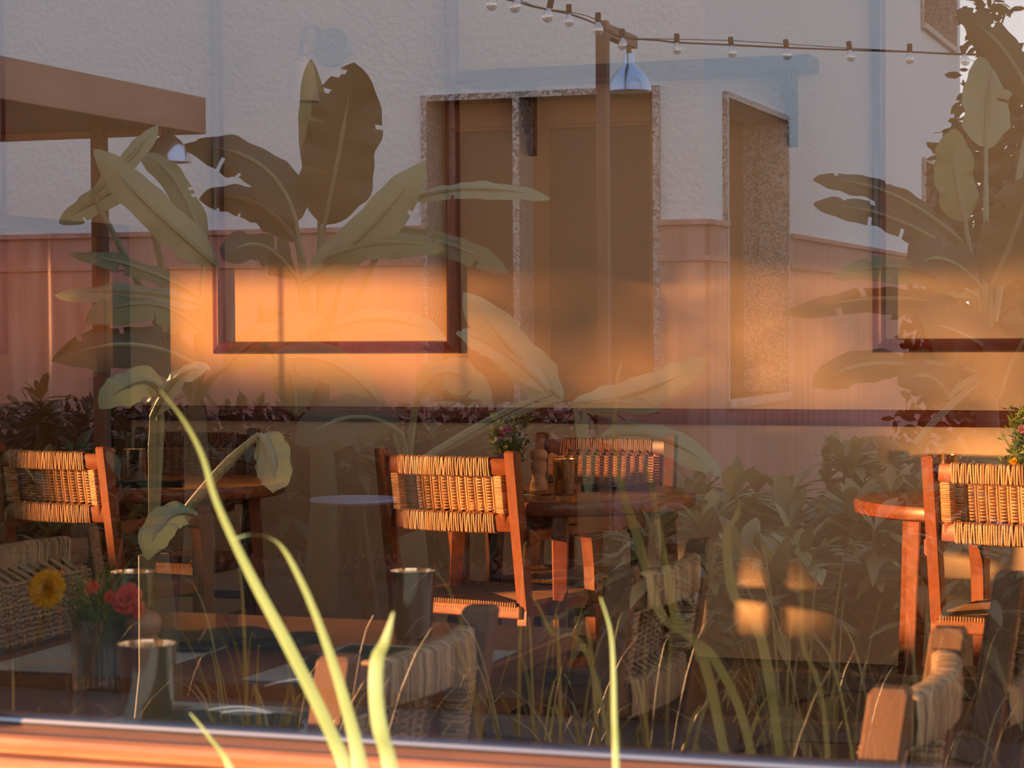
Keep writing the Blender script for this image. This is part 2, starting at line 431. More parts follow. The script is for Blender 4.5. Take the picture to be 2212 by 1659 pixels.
# glazed partition standing out from the back wall
px_ = -4.69
r = empty('glazed_partition', (px_, 7.3, 0), label='dark wood partition with textured amber glass panels against the back wall', cat='partition')
def PB(lo, hi, bev=0.003):
    b = bmesh.new(); box(b, (lo[0], lo[1] - 7.3, lo[2]), (hi[0], hi[1] - 7.3, hi[2]), bev); return b
y0, y1 = 6.5, WY
obj('dado_panel', PB((-.02, y0, 0), (.02, y1, .97)), 'wood_dark', r)
obj('bottom_rail', PB((-.035, y0, .955), (.035, y1, 1.005)), 'wood_dark', r)
obj('top_rail', PB((-.04, y0, 1.675), (.04, y1, 1.73)), 'wood_dark', r)
obj('wall_post', PB((-.04, y1 - .15, 0), (.04, y1 - 0.001, 1.675)), 'wood_dark', r)
for yy in (7.80, 7.17, 6.53):
    obj('mullion', PB((-.007, yy - .005, 1.005), (.007, yy + .005, 1.675), .001), 'lead_glass', r)
for ya, yb in ((7.813, y1 - .15), (7.183, 7.787), (6.543, 7.157)):
    obj('glass_panel', PB((-.004, ya, 1.005), (.004, yb, 1.675), 0), 'textured_glass', r)
obj('latch_block', PB((-.05, y1 - .20, .985), (.05, y1 - .145, 1.09)), 'wood_dark', r)

# ------------------------------------------------------------------ woven armchair
def make_chair(wood, seatwood, cane, label):
    root = empty('woven_armchair', label=label, cat='chair')
    hw = 0.238
    def ypost(z): return 0.075 - 0.075 * max(0, (z - .42)) / .49 if z > .42 else 0.045 + 0.03 * z / .42
    for s in (-1, 1):
        b = bmesh.new()
        rings = []
        for z in (0, .2, .42, .60, .75, .86, .906, .912):
            sc = .80 if z == 0 else (0.80 if z > .91 else 1)
            rings.append(rect_ring(Vector((s * hw, ypost(z), z)), Vector((1, 0, 0)), Vector((0, 1, 0)), .0185 * sc, .0215 * sc, .13))
        loft(b, rings); obj('leg', b, wood, root)
        b = bmesh.new()
        rings = []
        for z, yy, hx, hy in ((0, .485, .017, .020), (.30, .480, .020, .024), (.52, .472, .022, .028), (.60, .466, .023, .036), (.645, .460, .024, .046)):
            rings.append(rect_ring(Vector((s * (hw + .015), yy, z)), Vector((1, 0, 0)), Vector((0, 1, 0)), hx, hy, .14))
        loft(b, rings); obj('leg', b, wood, root)
        # arm: flat board with a haunch under each end
        b = bmesh.new(); rings = []
        for yy, hz in ((.045, .026), (.12, .018), (.22, .014), (.34, .015), (.40, .024), (.45, .030), (.507, .030)):
            zt = .668
            rings.append(rect_ring(Vector((s * (hw + .010), yy, zt - hz)), Vector((1, 0, 0)), Vector((0, 0, 1)), .024, hz, .25))
        loft(b, rings); obj('armrest', b, seatwood, root, smooth=True)
        b = bmesh.new(); box(b, (s * hw - .011, .08, .20), (s * hw + .011, .47, .235), .004); obj('stretcher', b, wood, root)
    b = bmesh.new(); box(b, (-hw + .01, .255, .205), (hw - .01, .277, .23), .004); obj('stretcher', b, wood, root)
    b = bmesh.new(); box(b, (-hw + .01, .062, .27), (hw - .01, .082, .30), .004); obj('stretcher', b, wood, root)
    # curved back rails
    def yc(x, z): return ypost(z) + .004 - .034 * (1 - (x / .215) ** 2)
    NX = 16
    def rail(z0, z1, nm):
        b = bmesh.new(); rings = []
        for i in range(NX + 1):
            x = -.216 + .432 * i / NX; zc = (z0 + z1) / 2
            rings.append(rect_ring(Vector((x, yc(x, zc), zc)), Vector((0, 1, 0)), Vector((0, 0, 1)), .011, (z1 - z0) / 2, .25))
        loft(b, rings); ro = obj(nm, b, seatwood, root, smooth=True)
        b = bmesh.new(); n = 44
        rnd = random.Random(7)
        for i in range(n):
            x = -.168 + .336 * (i + .5) / n + rnd.uniform(-.0008, .0008); zc = (z0 + z1) / 2
            sk = rnd.uniform(-.0025, .0025); g = rnd.uniform(0, .0012)
            pts = []
            for dy, dz in ((-.013, .6), (-.0145, 0), (-.013, -.6), (-.013, -.96), (-.008, -1.08), (.008, -1.08), (.013, -.96), (.013, .96), (.008, 1.08), (-.008, 1.08), (-.013, .96)):
                hz = (z1 - z0) / 2 + .0035
                pts.append(Vector((x + sk * dz, yc(x, zc) + dy * (1 + g * 60) , zc + dz / 1.08 * hz)))
            # closed loop tube
            rings2 = []
            m_n = len(pts)
            for k in range(m_n):
                t = (pts[(k + 1) % m_n] - pts[k - 1]).normalized(); ax = Vector((1, 0, 0)); ay = t.cross(ax).normalized()
                rings2.append([pts[k] + ax * (.0033 * math.cos(a)) + ay * (.0026 * math.sin(a)) for a in (0, 1.2, 2.2, 3.14, 4.0, 5.1)])
            rings2.append(rings2[0])
            loft(b, rings2, cap=False)
        bmesh.ops.remove_doubles(b, verts=b.verts, dist=1e-6)
        obj('binding', b, cane, ro, smooth=True)
    rail(.838, .888, 'top_rail'); rail(.664, .716, 'lower_rail')
    for s in (-1, 1):
        b = bmesh.new(); rings = []
        xs = s * .189
        for z in (.664, .72, .78, .84):
            rings.append(rect_ring(Vector((xs, yc(xs, z) + .002, z)), Vector((1, 0, 0)), Vector((0, 1, 0)), .013, .011, .25))
        loft(b, rings); st = obj('side_stile', b, wood, root, smooth=True)
        b = bmesh.new(); n = 20; rnd = random.Random(11)
        for i in range(n):
            z = .720 + .115 * (i + .5) / n; yy = yc(xs, z) + .002; q = rnd.uniform(0, .0015)
            loop = [Vector((xs + a, yy + c, z + rnd.uniform(-.0006, .0006))) for a, c in ((-.017, -.010), (-.012, -.0155 - q), (.012, -.0155 - q), (.017, -.010), (.017, .010), (.012, .0155), (-.012, .0155), (-.017, .010))]
            rings2 = []
            for k in range(8):
                t = (loop[(k + 1) % 8] - loop[k - 1]).normalized(); ax = Vector((0, 0, 1)); ay = t.cross(ax).normalized()
                rings2.append([loop[k] + ax * (.0030 * math.cos(a)) + ay * (.0020 * math.sin(a)) for a in (0, 1.05, 2.1, 3.14, 4.2, 5.2)])
            rings2.append(rings2[0]); loft(b, rings2, cap=False)
        bmesh.ops.remove_doubles(b, verts=b.verts, dist=1e-6)
        obj('binding', b, cane, st, smooth=True)
    # woven panel: uprights in pairs, cross strands passing over and under
    b = bmesh.new(); nv = 10; nh = 12
    def yw(x, z): return ypost(z) + .034 - .006 * (1 - (x / .215) ** 2)
    xs_ = [-.160 + .320 * (i + .5) / nv for i in range(nv)]
    for i, x in enumerate(xs_):
        for dx in (-.0042, .0042):
            pts = [Vector((x + dx, yc(x, .70) + .012, .700)), Vector((x + dx, yw(x, .722), .722))] + [Vector((x + dx, yw(x, z) - .002, z)) for z in (.745, .778, .81)] + [Vector((x + dx, yw(x, .832), .832)), Vector((x + dx, yc(x, .85) + .012, .855))]
            tube(b, pts, .0034, 6, flat=.6, side=(1, 0, 0))
    for j in range(nh):
        z = .722 + .112 * (j + .5) / nh; pts = []
        pts.append(Vector((-.185, yw(-.172, z), z)))
        for i, x in enumerate(xs_):
            pts.append(Vector((x - .0165, yw(x, z) - .0075, z))); pts.append(Vector((x - .010, yw(x, z) - .005, z))); pts.append(Vector((x - .004, yw(x, z) + .005, z))); pts.append(Vector((x + .004, yw(x, z) + .005, z))); pts.append(Vector((x + .010, yw(x, z) - .005, z)))
        pts.append(Vector((.185, yw(.172, z), z)))
        tube(b, pts, .0031, 6, flat=.7, side=(0, 0, 1))
    obj('woven_panel', b, cane, root, smooth=True)
    # seat: frame and rush envelope weave
    b = bmesh.new()
    for lo, hi in (((-hw, .04, .395), (hw, .075, .435)), ((-hw - .02, .445, .395), (hw + .02, .49, .435)),
                   ((-hw - .012, .06, .395), (-hw + .022, .47, .435)), ((hw - .022, .06, .395), (hw + .012, .47, .435))):
        box(b, lo, hi, .005)
    obj('seat_frame', b, seatwood, root)
    b = bmesh.new(); n = 52
    cx, cy = 0, .265
    for i in range(n):   # four triangles of rush meeting in the middle
        u = -1 + 2 * (i + .5) / n
        dz = .012 * (1 - abs(u)) * 0
        # strands running front-to-back along the left and right rails
        x = u * .225
        for sgn in (-1, 1):
            yo = cy + sgn * .222; yi = cy + sgn * .222 * abs(u)
            tube(b, [(x, yo, .418), (x, yo, .443), (x * .99, (yo + yi) / 2, .444), (x * .985, yi, .438)], .0042, 5)
        y = cy + u * .212
        for sgn in (-1, 1):
            xo = sgn * .245; xi = sgn * .228 * abs(u)
            tube(b, [(xo, y, .418), (xo, y, .443), ((xo + xi) / 2, y, .445), (xi, y, .439)], .0042, 5)
    box(b, (-.225, .06, .424), (.225, .465, .434))
    obj('seat', b, 'rush', root, smooth=True)
    return root

def set_chair(root, x, y, face, label, group):
    root.location = (x, y, 0); root.rotation_euler = (0, 0, -face)   # face: clockwise from +Y
    root['label'] = label; root['group'] = group; root['category'] = 'chair'
D = math.radians
GR = 'woven armchairs in the restaurant'
ch = make_chair('wood_chair', 'wood_seatrail', 'rattan', 'x')
set_chair(ch, -2.455, 6.39, D(12), 'sunlit woven armchair seen from behind at the middle round table', GR)
for x, y, f, lab in (
        (-3.835, 6.36, D(13), 'sunlit woven armchair seen from behind, cut off by the left picture edge'),
        (-0.745, 6.37, D(12), 'sunlit woven armchair seen from behind, cut off by the right picture edge'),
        ):
    set_chair(copy_tree(ch), x, y, f, lab, GR)
cd = make_chair('wood_chair_shaded', 'wood_chair_shaded', 'rattan_shaded', 'x')  # same chair with its shade put into darker wood and cane
set_chair(cd, -2.275, 7.50, D(180), 'shaded woven armchair facing the window behind the middle round table', GR)
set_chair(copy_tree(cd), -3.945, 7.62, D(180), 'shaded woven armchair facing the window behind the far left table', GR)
cg = make_chair('wood_shaded_grey', 'wood_shaded_grey', 'rattan_grey', 'x')
set_chair(cg, -1.035, 2.585, D(-90), 'shaded grey woven armchair close to the glass at the right side of the long table', GR)
for x, y, f, lab in (
        (-0.985, 3.58, D(-90), 'shaded grey woven armchair at the far right corner of the long table'),
        (-2.215, 3.56, D(90), 'shaded grey woven armchair across the long table behind the yellow flower'),
        (-0.395, 2.545, D(-91), 'shaded grey woven armchair close to the glass in the lower right corner'),
        (-0.40, 3.67, D(-90), 'shaded grey woven armchair of which one post rises at the right picture edge')):
    set_chair(copy_tree(cg), x, y, f, lab, GR)

# ------------------------------------------------------------------ tables
def round_table(x, y, label, legrot=0.0, rad=.43):
    r = empty('round_table', (x, y, 0), label=label, cat='table', group='round wooden tables')
    b = bmesh.new()
    lathe(b, [(0, .704), (rad - .012, .704), (rad - .002, .710), (rad, .720), (rad, .740), (rad - .003, .748), (rad - .010, .750), (0, .750)], n=72)
    obj('tabletop', b, 'wood_table', r, smooth=True)
    b = bmesh.new()
    s = .20
    for k in range(4):
        a = legrot + math.pi / 4 + k * math.pi / 2
        a2 = a + math.pi / 2
        p, q = Vector((math.cos(a), math.sin(a), 0)) * .26, Vector((math.cos(a2), math.sin(a2), 0)) * .26
        t = (q - p).normalized(); nn = Vector((t.y, -t.x, 0))
        prism(b, [p + nn * .011 + Vector((0, 0, .635)), p - nn * .011 + Vector((0, 0, .635)), p - nn * .011 + Vector((0, 0, .712)), p + nn * .011 + Vector((0, 0, .712))],
              [q + nn * .011 + Vector((0, 0, .635)), q - nn * .011 + Vector((0, 0, .635)), q - nn * .011 + Vector((0, 0, .712)), q + nn * .011 + Vector((0, 0, .712))])
    obj('apron', b, 'wood_table', r)
    for k in range(4):
        a = legrot + math.pi / 4 + k * math.pi / 2
        d = Vector((math.cos(a), math.sin(a), 0)); t = Vector((-d.y, d.x, 0))
        b = bmesh.new()
        loft(b, [rect_ring(d * .385, d, t, .018, .018), rect_ring(d * .355 + Vector((0, 0, .40)), d, t, .022, .022), rect_ring(d * .335 + Vector((0, 0, .705)), d, t, .027, .027)])
        obj('leg', b, 'wood_table', r, smooth=True)
    return r
T2 = (-2.23, 6.87); T0 = (-3.76, 7.00); T3 = (-0.86, 6.96)
round_table(*T2, 'round wooden table in the middle with peppermill and steel tumbler', D(-29))
round_table(*T0, 'round wooden table in shade at the far left', D(5))
round_table(*T3, 'round wooden table at the right with a sunlit rim', D(11))

TX0, TX1, TY0, TY1 = -2.02, -1.20, 2.40, 3.78
r = empty('dining_table', ((TX0 + TX1) / 2, (TY0 + TY1) / 2, 0), label='long dark reddish table just inside the window, laid for dining', cat='table')
hx, hy = (TX1 - TX0) / 2, (TY1 - TY0) / 2
b = bmesh.new(); box(b, (-hx, -hy, .712), (hx, hy, .750), .006); obj('tabletop', b, 'wood_table_near', r)
b = bmesh.new()
for lo, hi in (((-hx + .06, -hy + .06, .63), (hx - .06, -hy + .082, .712)), ((-hx + .06, hy - .082, .63), (hx - .06, hy - .06, .712)),
               ((-hx + .06, -hy + .06, .63), (-hx + .082, hy - .06, .712)), ((hx - .082, -hy + .06, .63), (hx - .06, hy - .06, .712))): box(b, lo, hi)
obj('apron', b, 'wood_table_near', r)
for sx_ in (-1, 1):
    for sy in (-1, 1):
        b = bmesh.new(); loft(b, [rect_ring(Vector((sx_ * (hx - .09), sy * (hy - .09), 0)), Vector((1, 0, 0)), Vector((0, 1, 0)), .022, .022),
                                  rect_ring(Vector((sx_ * (hx - .08), sy * (hy - .08), .712)), Vector((1, 0, 0)), Vector((0, 1, 0)), .034, .034)])
        obj('leg', b, 'wood_table_near', r)

# ------------------------------------------------------------------ things on the tables
TT = .7505
def tumbler(x, y, label, m='steel', h=.118, rt=.041, rb=.032, z=TT):
    b = bmesh.new()
    lathe(b, [(0, 0), (rb - .002, 0), (rb, .003), (rt - .0015, h - .003), (rt, h), (rt - .0015, h - .0005), (rb - .002, .006), (0, .006)], n=48)
    o = obj('metal_tumbler', b, m, smooth=True); o.location = (x, y, z)
    tag(o, label, 'tumbler', 'metal tumblers on the tables'); return o
tumbler(-1.446, 2.641, 'brushed steel tumbler nearest the glass, beside the fluted vase')
tumbler(-1.435, 3.57, 'brushed steel tumbler on the far half of the long table')
tumbler(-1.90, 3.42, 'steel tumbler whose bright rim shows behind the vase flowers')
tumbler(-2.190, 6.76, 'gold-lit metal tumbler beside the light peppermill on the middle table', 'brass', .115, .040, .037)
tumbler(-3.83, 6.92, 'dim metal tumbler beside the peppermill on the far left table', 'steel', .118, .042, .040)
tumbler(-0.985, 6.83, 'brass tumbler rim behind the right-hand sunlit chair', 'brass', .115, .030, .030, .805 - .03)

def mill(x, y, m, label, sc=1.0, z=TT):
    prof = [(0, 0), (.026, 0), (.027, .006), (.025, .018), (.019, .035), (.020, .050), (.024, .062), (.024, .080), (.0195, .084), (.0195, .087), (.023, .090),
            (.026, .098), (.026, .108), (.022, .116), (.012, .121), (0, .122)]
    r = empty('pepper_mill', (x, y, z), label=label, cat='pepper mill', group='wooden pepper mills')
    b = bmesh.new(); lathe(b, [(a * sc, c * sc) for a, c in prof[:10]], n=32); obj('body', b, m, r, smooth=True)
    b = bmesh.new(); lathe(b, [(a * sc, c * sc) for a, c in prof[9:]], n=32); obj('head', b, m, r, smooth=True)
mill(-1.592, 2.897, 'wood_mill', 'dark wooden peppermill behind the steel tumbler near the glass', 1.03)
mill(-2.335, 6.93, 'wood_light', 'pale turned peppermill standing on the middle round table', 1.12)
mill(-3.94, 6.93, 'wood_light', 'pale turned peppermill in shade on the far left table', 1.0)

def flower_head(bm, c, up, rad, n, rings, rnd, fat=1.0):
    up = Vector(up).normalized(); s = up.cross(Vector((.3, 1, .2))).normalized(); t = up.cross(s)
    for k in range(rings):
        el = D(8 + 72 * k / max(1, rings - 1)); L = rad * (1 - .35 * k / max(1, rings))
        for i in range(n):
            a = 2 * math.pi * (i + .5 * (k % 2)) / n + rnd.uniform(-.1, .1)
            d = (s * math.cos(a) + t * math.sin(a)) * math.cos(el) + up * math.sin(el)
            sd = up.cross(d)
            p0 = Vector(c); ribbon(bm, [p0, p0 + d * L * .5, p0 + d * L * .85, p0 + d * L], [rad * .12, rad * .34 * fat, rad * .40 * fat, rad * .12 * fat], sd, .25)

def near_vase(x, y):
    r = empty('flower_vase', (x, y, TT), label='fluted clear glass vase of grass with a yellow and coral flowers', cat='vase')
    b = bmesh.new()
    R = .0455; H = .110
    lathe(b, [(0, 0), (R * .93, 0), (R * .97, .004), (R, .02), (R, H), (R - .003, H), (R - .0035, .014), (0, .012)], n=144, flute=.014, nf=36)
    obj('glass', b, 'vase_glass', r, smooth=True)
    rnd = random.Random(3)
    b = bmesh.new()
    for i in range(420):
        a = rnd.uniform(0, 6.28); q = R * .82 * math.sqrt(rnd.random()); a2 = a + rnd.uniform(-.9, .9)
        p0 = Vector((q * math.cos(a), q * math.sin(a), rnd.uniform(.016, .05)))
        h = rnd.uniform(.085, .155) if rnd.random() < .8 else rnd.uniform(.15, .20)
        sp = (R * rnd.uniform(.4, .95) if h < .11 else rnd.uniform(.02, .095))
        p2 = Vector((math.cos(a2) * sp, math.sin(a2) * sp, h)); p1 = Vector((p0.x * 1.0, p0.y * 1.0, h * .75))
        w0 = rnd.uniform(.0016, .0034)
        ribbon(b, bez(p0, p1, p2, 6), [w0, w0, w0, w0, w0 * .8, w0 * .6, .0003], (math.cos(a + 1.5), math.sin(a + 1.5), 0), .3)
    obj('grass_leaves', b, 'grass_vase', r)
    vp = lambda x_, y_, t: pix(x_, y_, t) - Vector((x, y, TT))
    fl = vp(104, 1273, 3.27)
    b = bmesh.new(); flower_head(b, fl, (.1, -1, .35), .030, 20, 8, rnd); yf = obj('yellow_flower', b, 'petal_yellow', r)
    b = bmesh.new(); tube(b, bez((0, 0, .03), (-.02, 0, .12), fl + Vector((0, .006, -.003)), 8), .0014, 6); obj('stem', b, 'grass_vase', yf)
    for (fx, fy, rr) in ((280, 1292, .020), (265, 1304, .014), (303, 1318, .012), (200, 1268, .009), (238, 1290, .009)):
        p = vp(fx, fy, 3.24)
        b = bmesh.new(); flower_head(b, p, (rnd.uniform(-.4, .4), -1, rnd.uniform(0, .6)), rr * 1.15, 6, 3, rnd, 2.0); ff = obj('coral_flower', b, 'petal_coral', r)
        b = bmesh.new(); tube(b, bez((.005, 0, .05), (p.x * .3, p.y * .3, p.z * .7), p + Vector((0, .004, 0)), 6), .0012, 5); obj('stem', b, 'grass_vase', ff)
near_vase(-1.667, 2.91)

def posy(x, y, label, seed, h=.17, col2='petal_red', n=46, glass=True, z=TT):
    rnd = random.Random(seed)
    r = empty('flower_posy', (x, y, z), label=label, cat='flowers', group='small posies on the round tables')
    b = bmesh.new(); lathe(b, [(0, 0), (.028, 0), (.030, .01), (.031, .095), (.029, .095), (.028, .012), (0, .010)], n=36)
    obj('jar', b, 'vase_glass', r, smooth=True)
    b = bmesh.new(); b2 = bmesh.new()
    for i in range(n):
        a = rnd.uniform(0, 6.28); sp = rnd.uniform(.01, .075); hh = rnd.uniform(.09, h) * (1 if sp > .02 else 1.1)
        p2 = Vector((math.cos(a) * sp, math.sin(a) * sp, hh)); pts = bez((p2.x * .15, p2.y * .15, .02), (p2.x * .4, p2.y * .4, hh * .7), p2, 6)
        tube(b, pts, .0009, 4)
        for k in range(2, 7):
            for q in range(2):
                d = Vector((rnd.uniform(-1, 1), rnd.uniform(-1, 1), rnd.uniform(.1, 1))).normalized()
                L = rnd.uniform(.018, .036)
                ribbon(b2, [pts[k], pts[k] + d * L * .5, pts[k] + d * L], [.001, .0105, .0005], d.cross(Vector((rnd.random(), rnd.random(), .2))), .2)
    obj('stems', b, 'leaf_small', r); obj('leaves', b2, 'leaf_small', r)
    for i in range(7):
        b = bmesh.new(); a = rnd.uniform(0, 6.28); sp = rnd.uniform(0, .05)
        flower_head(b, (math.cos(a) * sp, math.sin(a) * sp - .01, rnd.uniform(.10, h * .85)), (rnd.uniform(-.5, .5), -1, rnd.uniform(0, .8)), .015, 6, 3, rnd, 1.8)
        obj('blossom', b, col2 if i % 3 else 'petal_pink', r)
posy(-2.405, 6.84, 'green and red posy behind the right post of the middle sunlit chair', 5, .245)
posy(-0.745, 6.80, 'yellow and green posy behind the right-hand sunlit chair', 9, .285, 'petal_yellow', 75)
posy(-4.03, 6.90, 'red posy in shade on the far left table', 12, .13, 'petal_red', 26)

def placemat(cx, cy, sx_, sy, rz, label):
    b = bmesh.new(); box(b, (-sx_ / 2, -sy / 2, 0), (sx_ / 2, sy / 2, .003), .001)
    o = obj('placemat', b, 'placemat'); o.location = (cx, cy, TT); o.rotation_euler = (0, 0, rz)
    tag(o, label, 'placemat', 'blue grey placemats')
placemat(-1.83, 3.24, .28, .40, D(2), 'blue-grey placemat behind the fluted vase at the left')
placemat(-1.36, 3.26, .30, .40, D(-1), 'blue-grey placemat under the folded napkin at the far right of the long table')
placemat(-1.38, 2.68, .30, .34, D(1), 'blue-grey placemat nearest the glass beside the steel tumbler')
def napkin(cx, cy, sx_, sy, rz, label, z=TT + .0035, h=.016):
    b = bmesh.new(); rnd = random.Random(int(cx * 100))
    for k in range(3):
        n = 10
        lo, hi = k * h / 3, (k + 1) * h / 3
        sh = rnd.uniform(-.006, .006)
        ring = lambda x_, wz: rect_ring(Vector((x_, sh, (lo + hi) / 2 + wz)), Vector((0, 1, 0)), Vector((0, 0, 1)), sy / 2 - k * .004, (hi - lo) / 2 * .95, .3)
        loft(b, [ring(-sx_ / 2 + sx_ * i / n, .003 * math.sin(i * 1.1 + cx)) for i in range(n + 1)])
    o = obj('folded_napkin', b, 'napkin', smooth=True); o.location = (cx, cy, z + .002); o.rotation_euler = (0, 0, rz)
    tag(o, label, 'napkin', 'folded dark green napkins')
napkin(-1.80, 3.35, .22, .16, D(10), 'folded dark green napkin on the placemat left of the vase')
napkin(-1.37, 3.23, .20, .16, D(85), 'folded dark green napkin in front of the far steel tumbler')
napkin(-1.66, 3.42, .22, .10, D(-15), 'folded dark green napkin behind the dark peppermill')
napkin(-1.34, 2.64, .20, .11, D(4), 'folded dark green napkin nearest the glass')
napkin(-2.09, 7.03, .24, .13, D(12), 'dark folded napkin on the back edge of the middle round table', TT)
napkin(-3.70, 6.78, .24, .10, D(20), 'dim folded napkin at the near edge of the far left table', TT)
napkin(-2.36, 6.62, .16, .07, D(-10), 'rolled pinkish napkin behind the middle sunlit chair', TT)

def spoon(cx, cy, rz, label, L=.19, z=TT + .006, m='silver'):
    r = empty('spoon', (cx, cy, z), rz, label=label, cat='spoon', group='spoons laid on the tables')
    b = bmesh.new(); rings = []
    for i in range(13):
        u = i / 12; x = -L * .62 + L * .62 * u; wz = .0045 + .0035 * abs(1 - 2 * u) ** 2; zz = .010 * math.sin(u * 3.1)
        rings.append([Vector((x, -wz * .7, zz)), Vector((x, wz * .7, zz)), Vector((x, wz * .5, zz + .002)), Vector((x, -wz * .5, zz + .002))])
    loft(b, rings); obj('handle', b, m, r, smooth=True)
    b = bmesh.new(); n = 16; rows = []
    for k in range(6):
        q = k / 5; rows.append([b.verts.new((L * .19 + math.cos(2 * math.pi * i / n) * L * .19 * max(q, .02), math.sin(2 * math.pi * i / n) * .020 * max(q, .02), .001 + .009 * q * q)) for i in range(n)])
    for k in range(5):
        for i in range(n): b.faces.new((rows[k][i], rows[k][(i + 1) % n], rows[k + 1][(i + 1) % n], rows[k + 1][i]))
    bmesh.ops.solidify(b, geom=b.faces[:], thickness=.0012)
    obj('bowl', b, m, r, smooth=True)
spoon(-1.30, 2.76, D(24), 'silver spoon near the bottom rail of the window')
spoon(-1.43, 2.74, D(200), 'second silver spoon lying beside the nearest placemat')
spoon(-1.33, 3.03, D(20), 'silver spoon in front of the far steel tumbler')
spoon(-1.78, 3.07, D(5), 'silver spoon left of the fluted vase')
spoon(-2.215, 6.56, D(60), 'gold-lit spoon at the edge of the middle round table', m='brass')
spoon(-3.86, 6.68, D(15), 'dim spoon on the far left table')

# ------------------------------------------------------------------ the courtyard (laid out as seen in the glass)
GZ = -0.12
b = bmesh.new(); box(b, (-60, -60, GZ - .1), (60, 2.13, GZ)); struct('ground', b, 'paving')
b = bmesh.new(); box(b, (-3.4, 0.2, GZ), (2.6, 2.12, GZ + .05), .01); struct('planting_bed', b, 'soil')
b = bmesh.new(); box(b, (-9.5, 7.6, GZ), (1.5, 11.2, GZ + .06), .01); struct('planting_bed_far', b, 'soil', mirror=True)

# building across the courtyard; front wall YA, side wall XB
YA, XB, XW, YE, HB = 12.0, -3.06, -9.6, 22.1, 6.2
ZT, ZS, ZD = 2.59, 0.86, 1.865
def wall_with_holes(name, axis, fixed, a0, a1, z0, z1, holes, thick, m):
    """vertical wall as a grid of boxes around rectangular holes"""
    b = bmesh.new()
    av = sorted({a0, a1} | {h[0] for h in holes} | {h[1] for h in holes}); zv = sorted({z0, z1} | {max(z0, min(z1, q)) for h in holes for q in h[2:4]})
    for i in range(len(av) - 1):
        for j in range(len(zv) - 1):
            ca, cz = (av[i] + av[i + 1]) / 2, (zv[j] + zv[j + 1]) / 2
            if any(h[0] < ca < h[1] and h[2] < cz < h[3] for h in holes): continue
            if axis == 'x': box(b, (av[i], min(fixed, fixed + thick), zv[j]), (av[i + 1], max(fixed, fixed + thick), zv[j + 1]))
            else: box(b, (min(fixed, fixed + thick), av[i], zv[j]), (max(fixed, fixed + thick), av[i + 1], zv[j + 1]))
    return struct(name, b, m, mirror=True)
HA = [(-4.71, -3.346, ZS, ZT)]
HBs = [(12.42, 14.06, ZS, ZT), (19.7, 21.5, ZS, 2.72), (19.65, 21.7, 3.93, 5.2)]
wall_with_holes('wall_courtyard_front', 'x', YA, XW, XB, GZ, HB, HA, .34, 'stucco')
wall_with_holes('wall_courtyard_side', 'y', XB, YA + .34, YE, GZ, HB, HBs, -.34, 'stucco')
b = bmesh.new(); box(b, (XW, YA + .34, GZ), (XB - .34, YE, HB)); struct('wall_courtyard_core', b, 'wood_dark', mirror=True)
# dado cladding with a cap moulding
wall_with_holes('trim_2', 'x', YA, XW, XB, GZ, ZD, [(-4.735, -3.32, ZS - .04, ZT)], -.028, 'dado')
wall_with_holes('trim_3', 'y', XB, YA, YE, GZ, ZD, [(12.39, 14.09, ZS - .04, ZT), (19.68, 21.52, ZS - .04, ZT)], .028, 'dado')
b = bmesh.new()
for x0, x1 in ((XW, -4.735), (-3.32, XB + .05)):
    for z_, t_ in ((ZD, .022), (ZD - .20, .012)): box(b, (x0, YA - .028 - t_, z_ - .02), (x1, YA, z_ + .012), .004)
for a0, a1 in ((YA - .05, 12.39), (14.09, 19.68), (21.52, YE)):
    for z_, t_ in ((ZD, .022), (ZD - .20, .012)): box(b, (XB, a0, z_ - .02), (XB + .028 + t_, a1, z_ + .012), .004)
struct('trim_4', b, 'dado', mirror=True)

# front window of that building: granite surround and mullion, wooden sashes
def courtyard_window_front():
    org = Vector((-4.0, YA, ZS)); r = empty('window_4', mloc(org)); tag(r, kind='structure')
    def O(n_, bm, m, par=None, **k): return obj(n_, bm, m, par or r, mirror=True, origin=org, **k)
    x0, x1 = -4.71, -3.346
    b = bmesh.new()
    box(b, (x0 - .03, YA - .03, ZT), (x1 + .03, YA + .30, ZT + .035)); box(b, (x0 - .03, YA - .045, ZS - .05), (x1 + .03, YA + .30, ZS))
    box(b, (x0 - .03, YA - .03, ZS), (x0 + .005, YA + .30, ZT)); box(b, (x1 - .008, YA - .03, ZS), (x1 + .03, YA + .30, ZT))
    xm = -4.16
    box(b, (xm - .02, YA - .03, ZS), (xm + .02, YA + .30, ZT))
    O('granite_surround', b, 'granite')
    for xa, xb, fw in ((x0 + .005, xm - .02, .055), (xm + .02, x1 - .008, .075)):
        yg = YA + .22
        b = bmesh.new()
        box(b, (xa, yg, ZS), (xa + fw, yg + .06, ZT), .004); box(b, (xb - fw, yg, ZS), (xb, yg + .06, ZT), .004)
        box(b, (xa + fw, yg, ZT - .14), (xb - fw, yg + .06, ZT), .004); box(b, (xa + fw, yg, ZS), (xb - fw, yg + .06, ZS + .12), .004)
        s = O('sash', b, 'wood_window')
        b = bmesh.new()
        q = .018
        xa2, xb2, za, zb = xa + fw, xb - fw, ZS + .12, ZT - .14
        box(b, (xa2, yg + .01, za), (xa2 + q, yg + .05, zb)); box(b, (xb2 - q, yg + .01, za), (xb2, yg + .05, zb))
        box(b, (xa2, yg + .01, zb - q), (xb2, yg + .05, zb)); box(b, (xa2, yg + .01, za), (xb2, yg + .05, za + q))
        O('moulding', b, 'wood_window', s)
        b = bmesh.new(); box(b, (xa2 + q, yg + .03, za + q), (xb2 - q, yg + .036, zb - q)); O('pane', b, 'wood_dark', s)
courtyard_window_front()
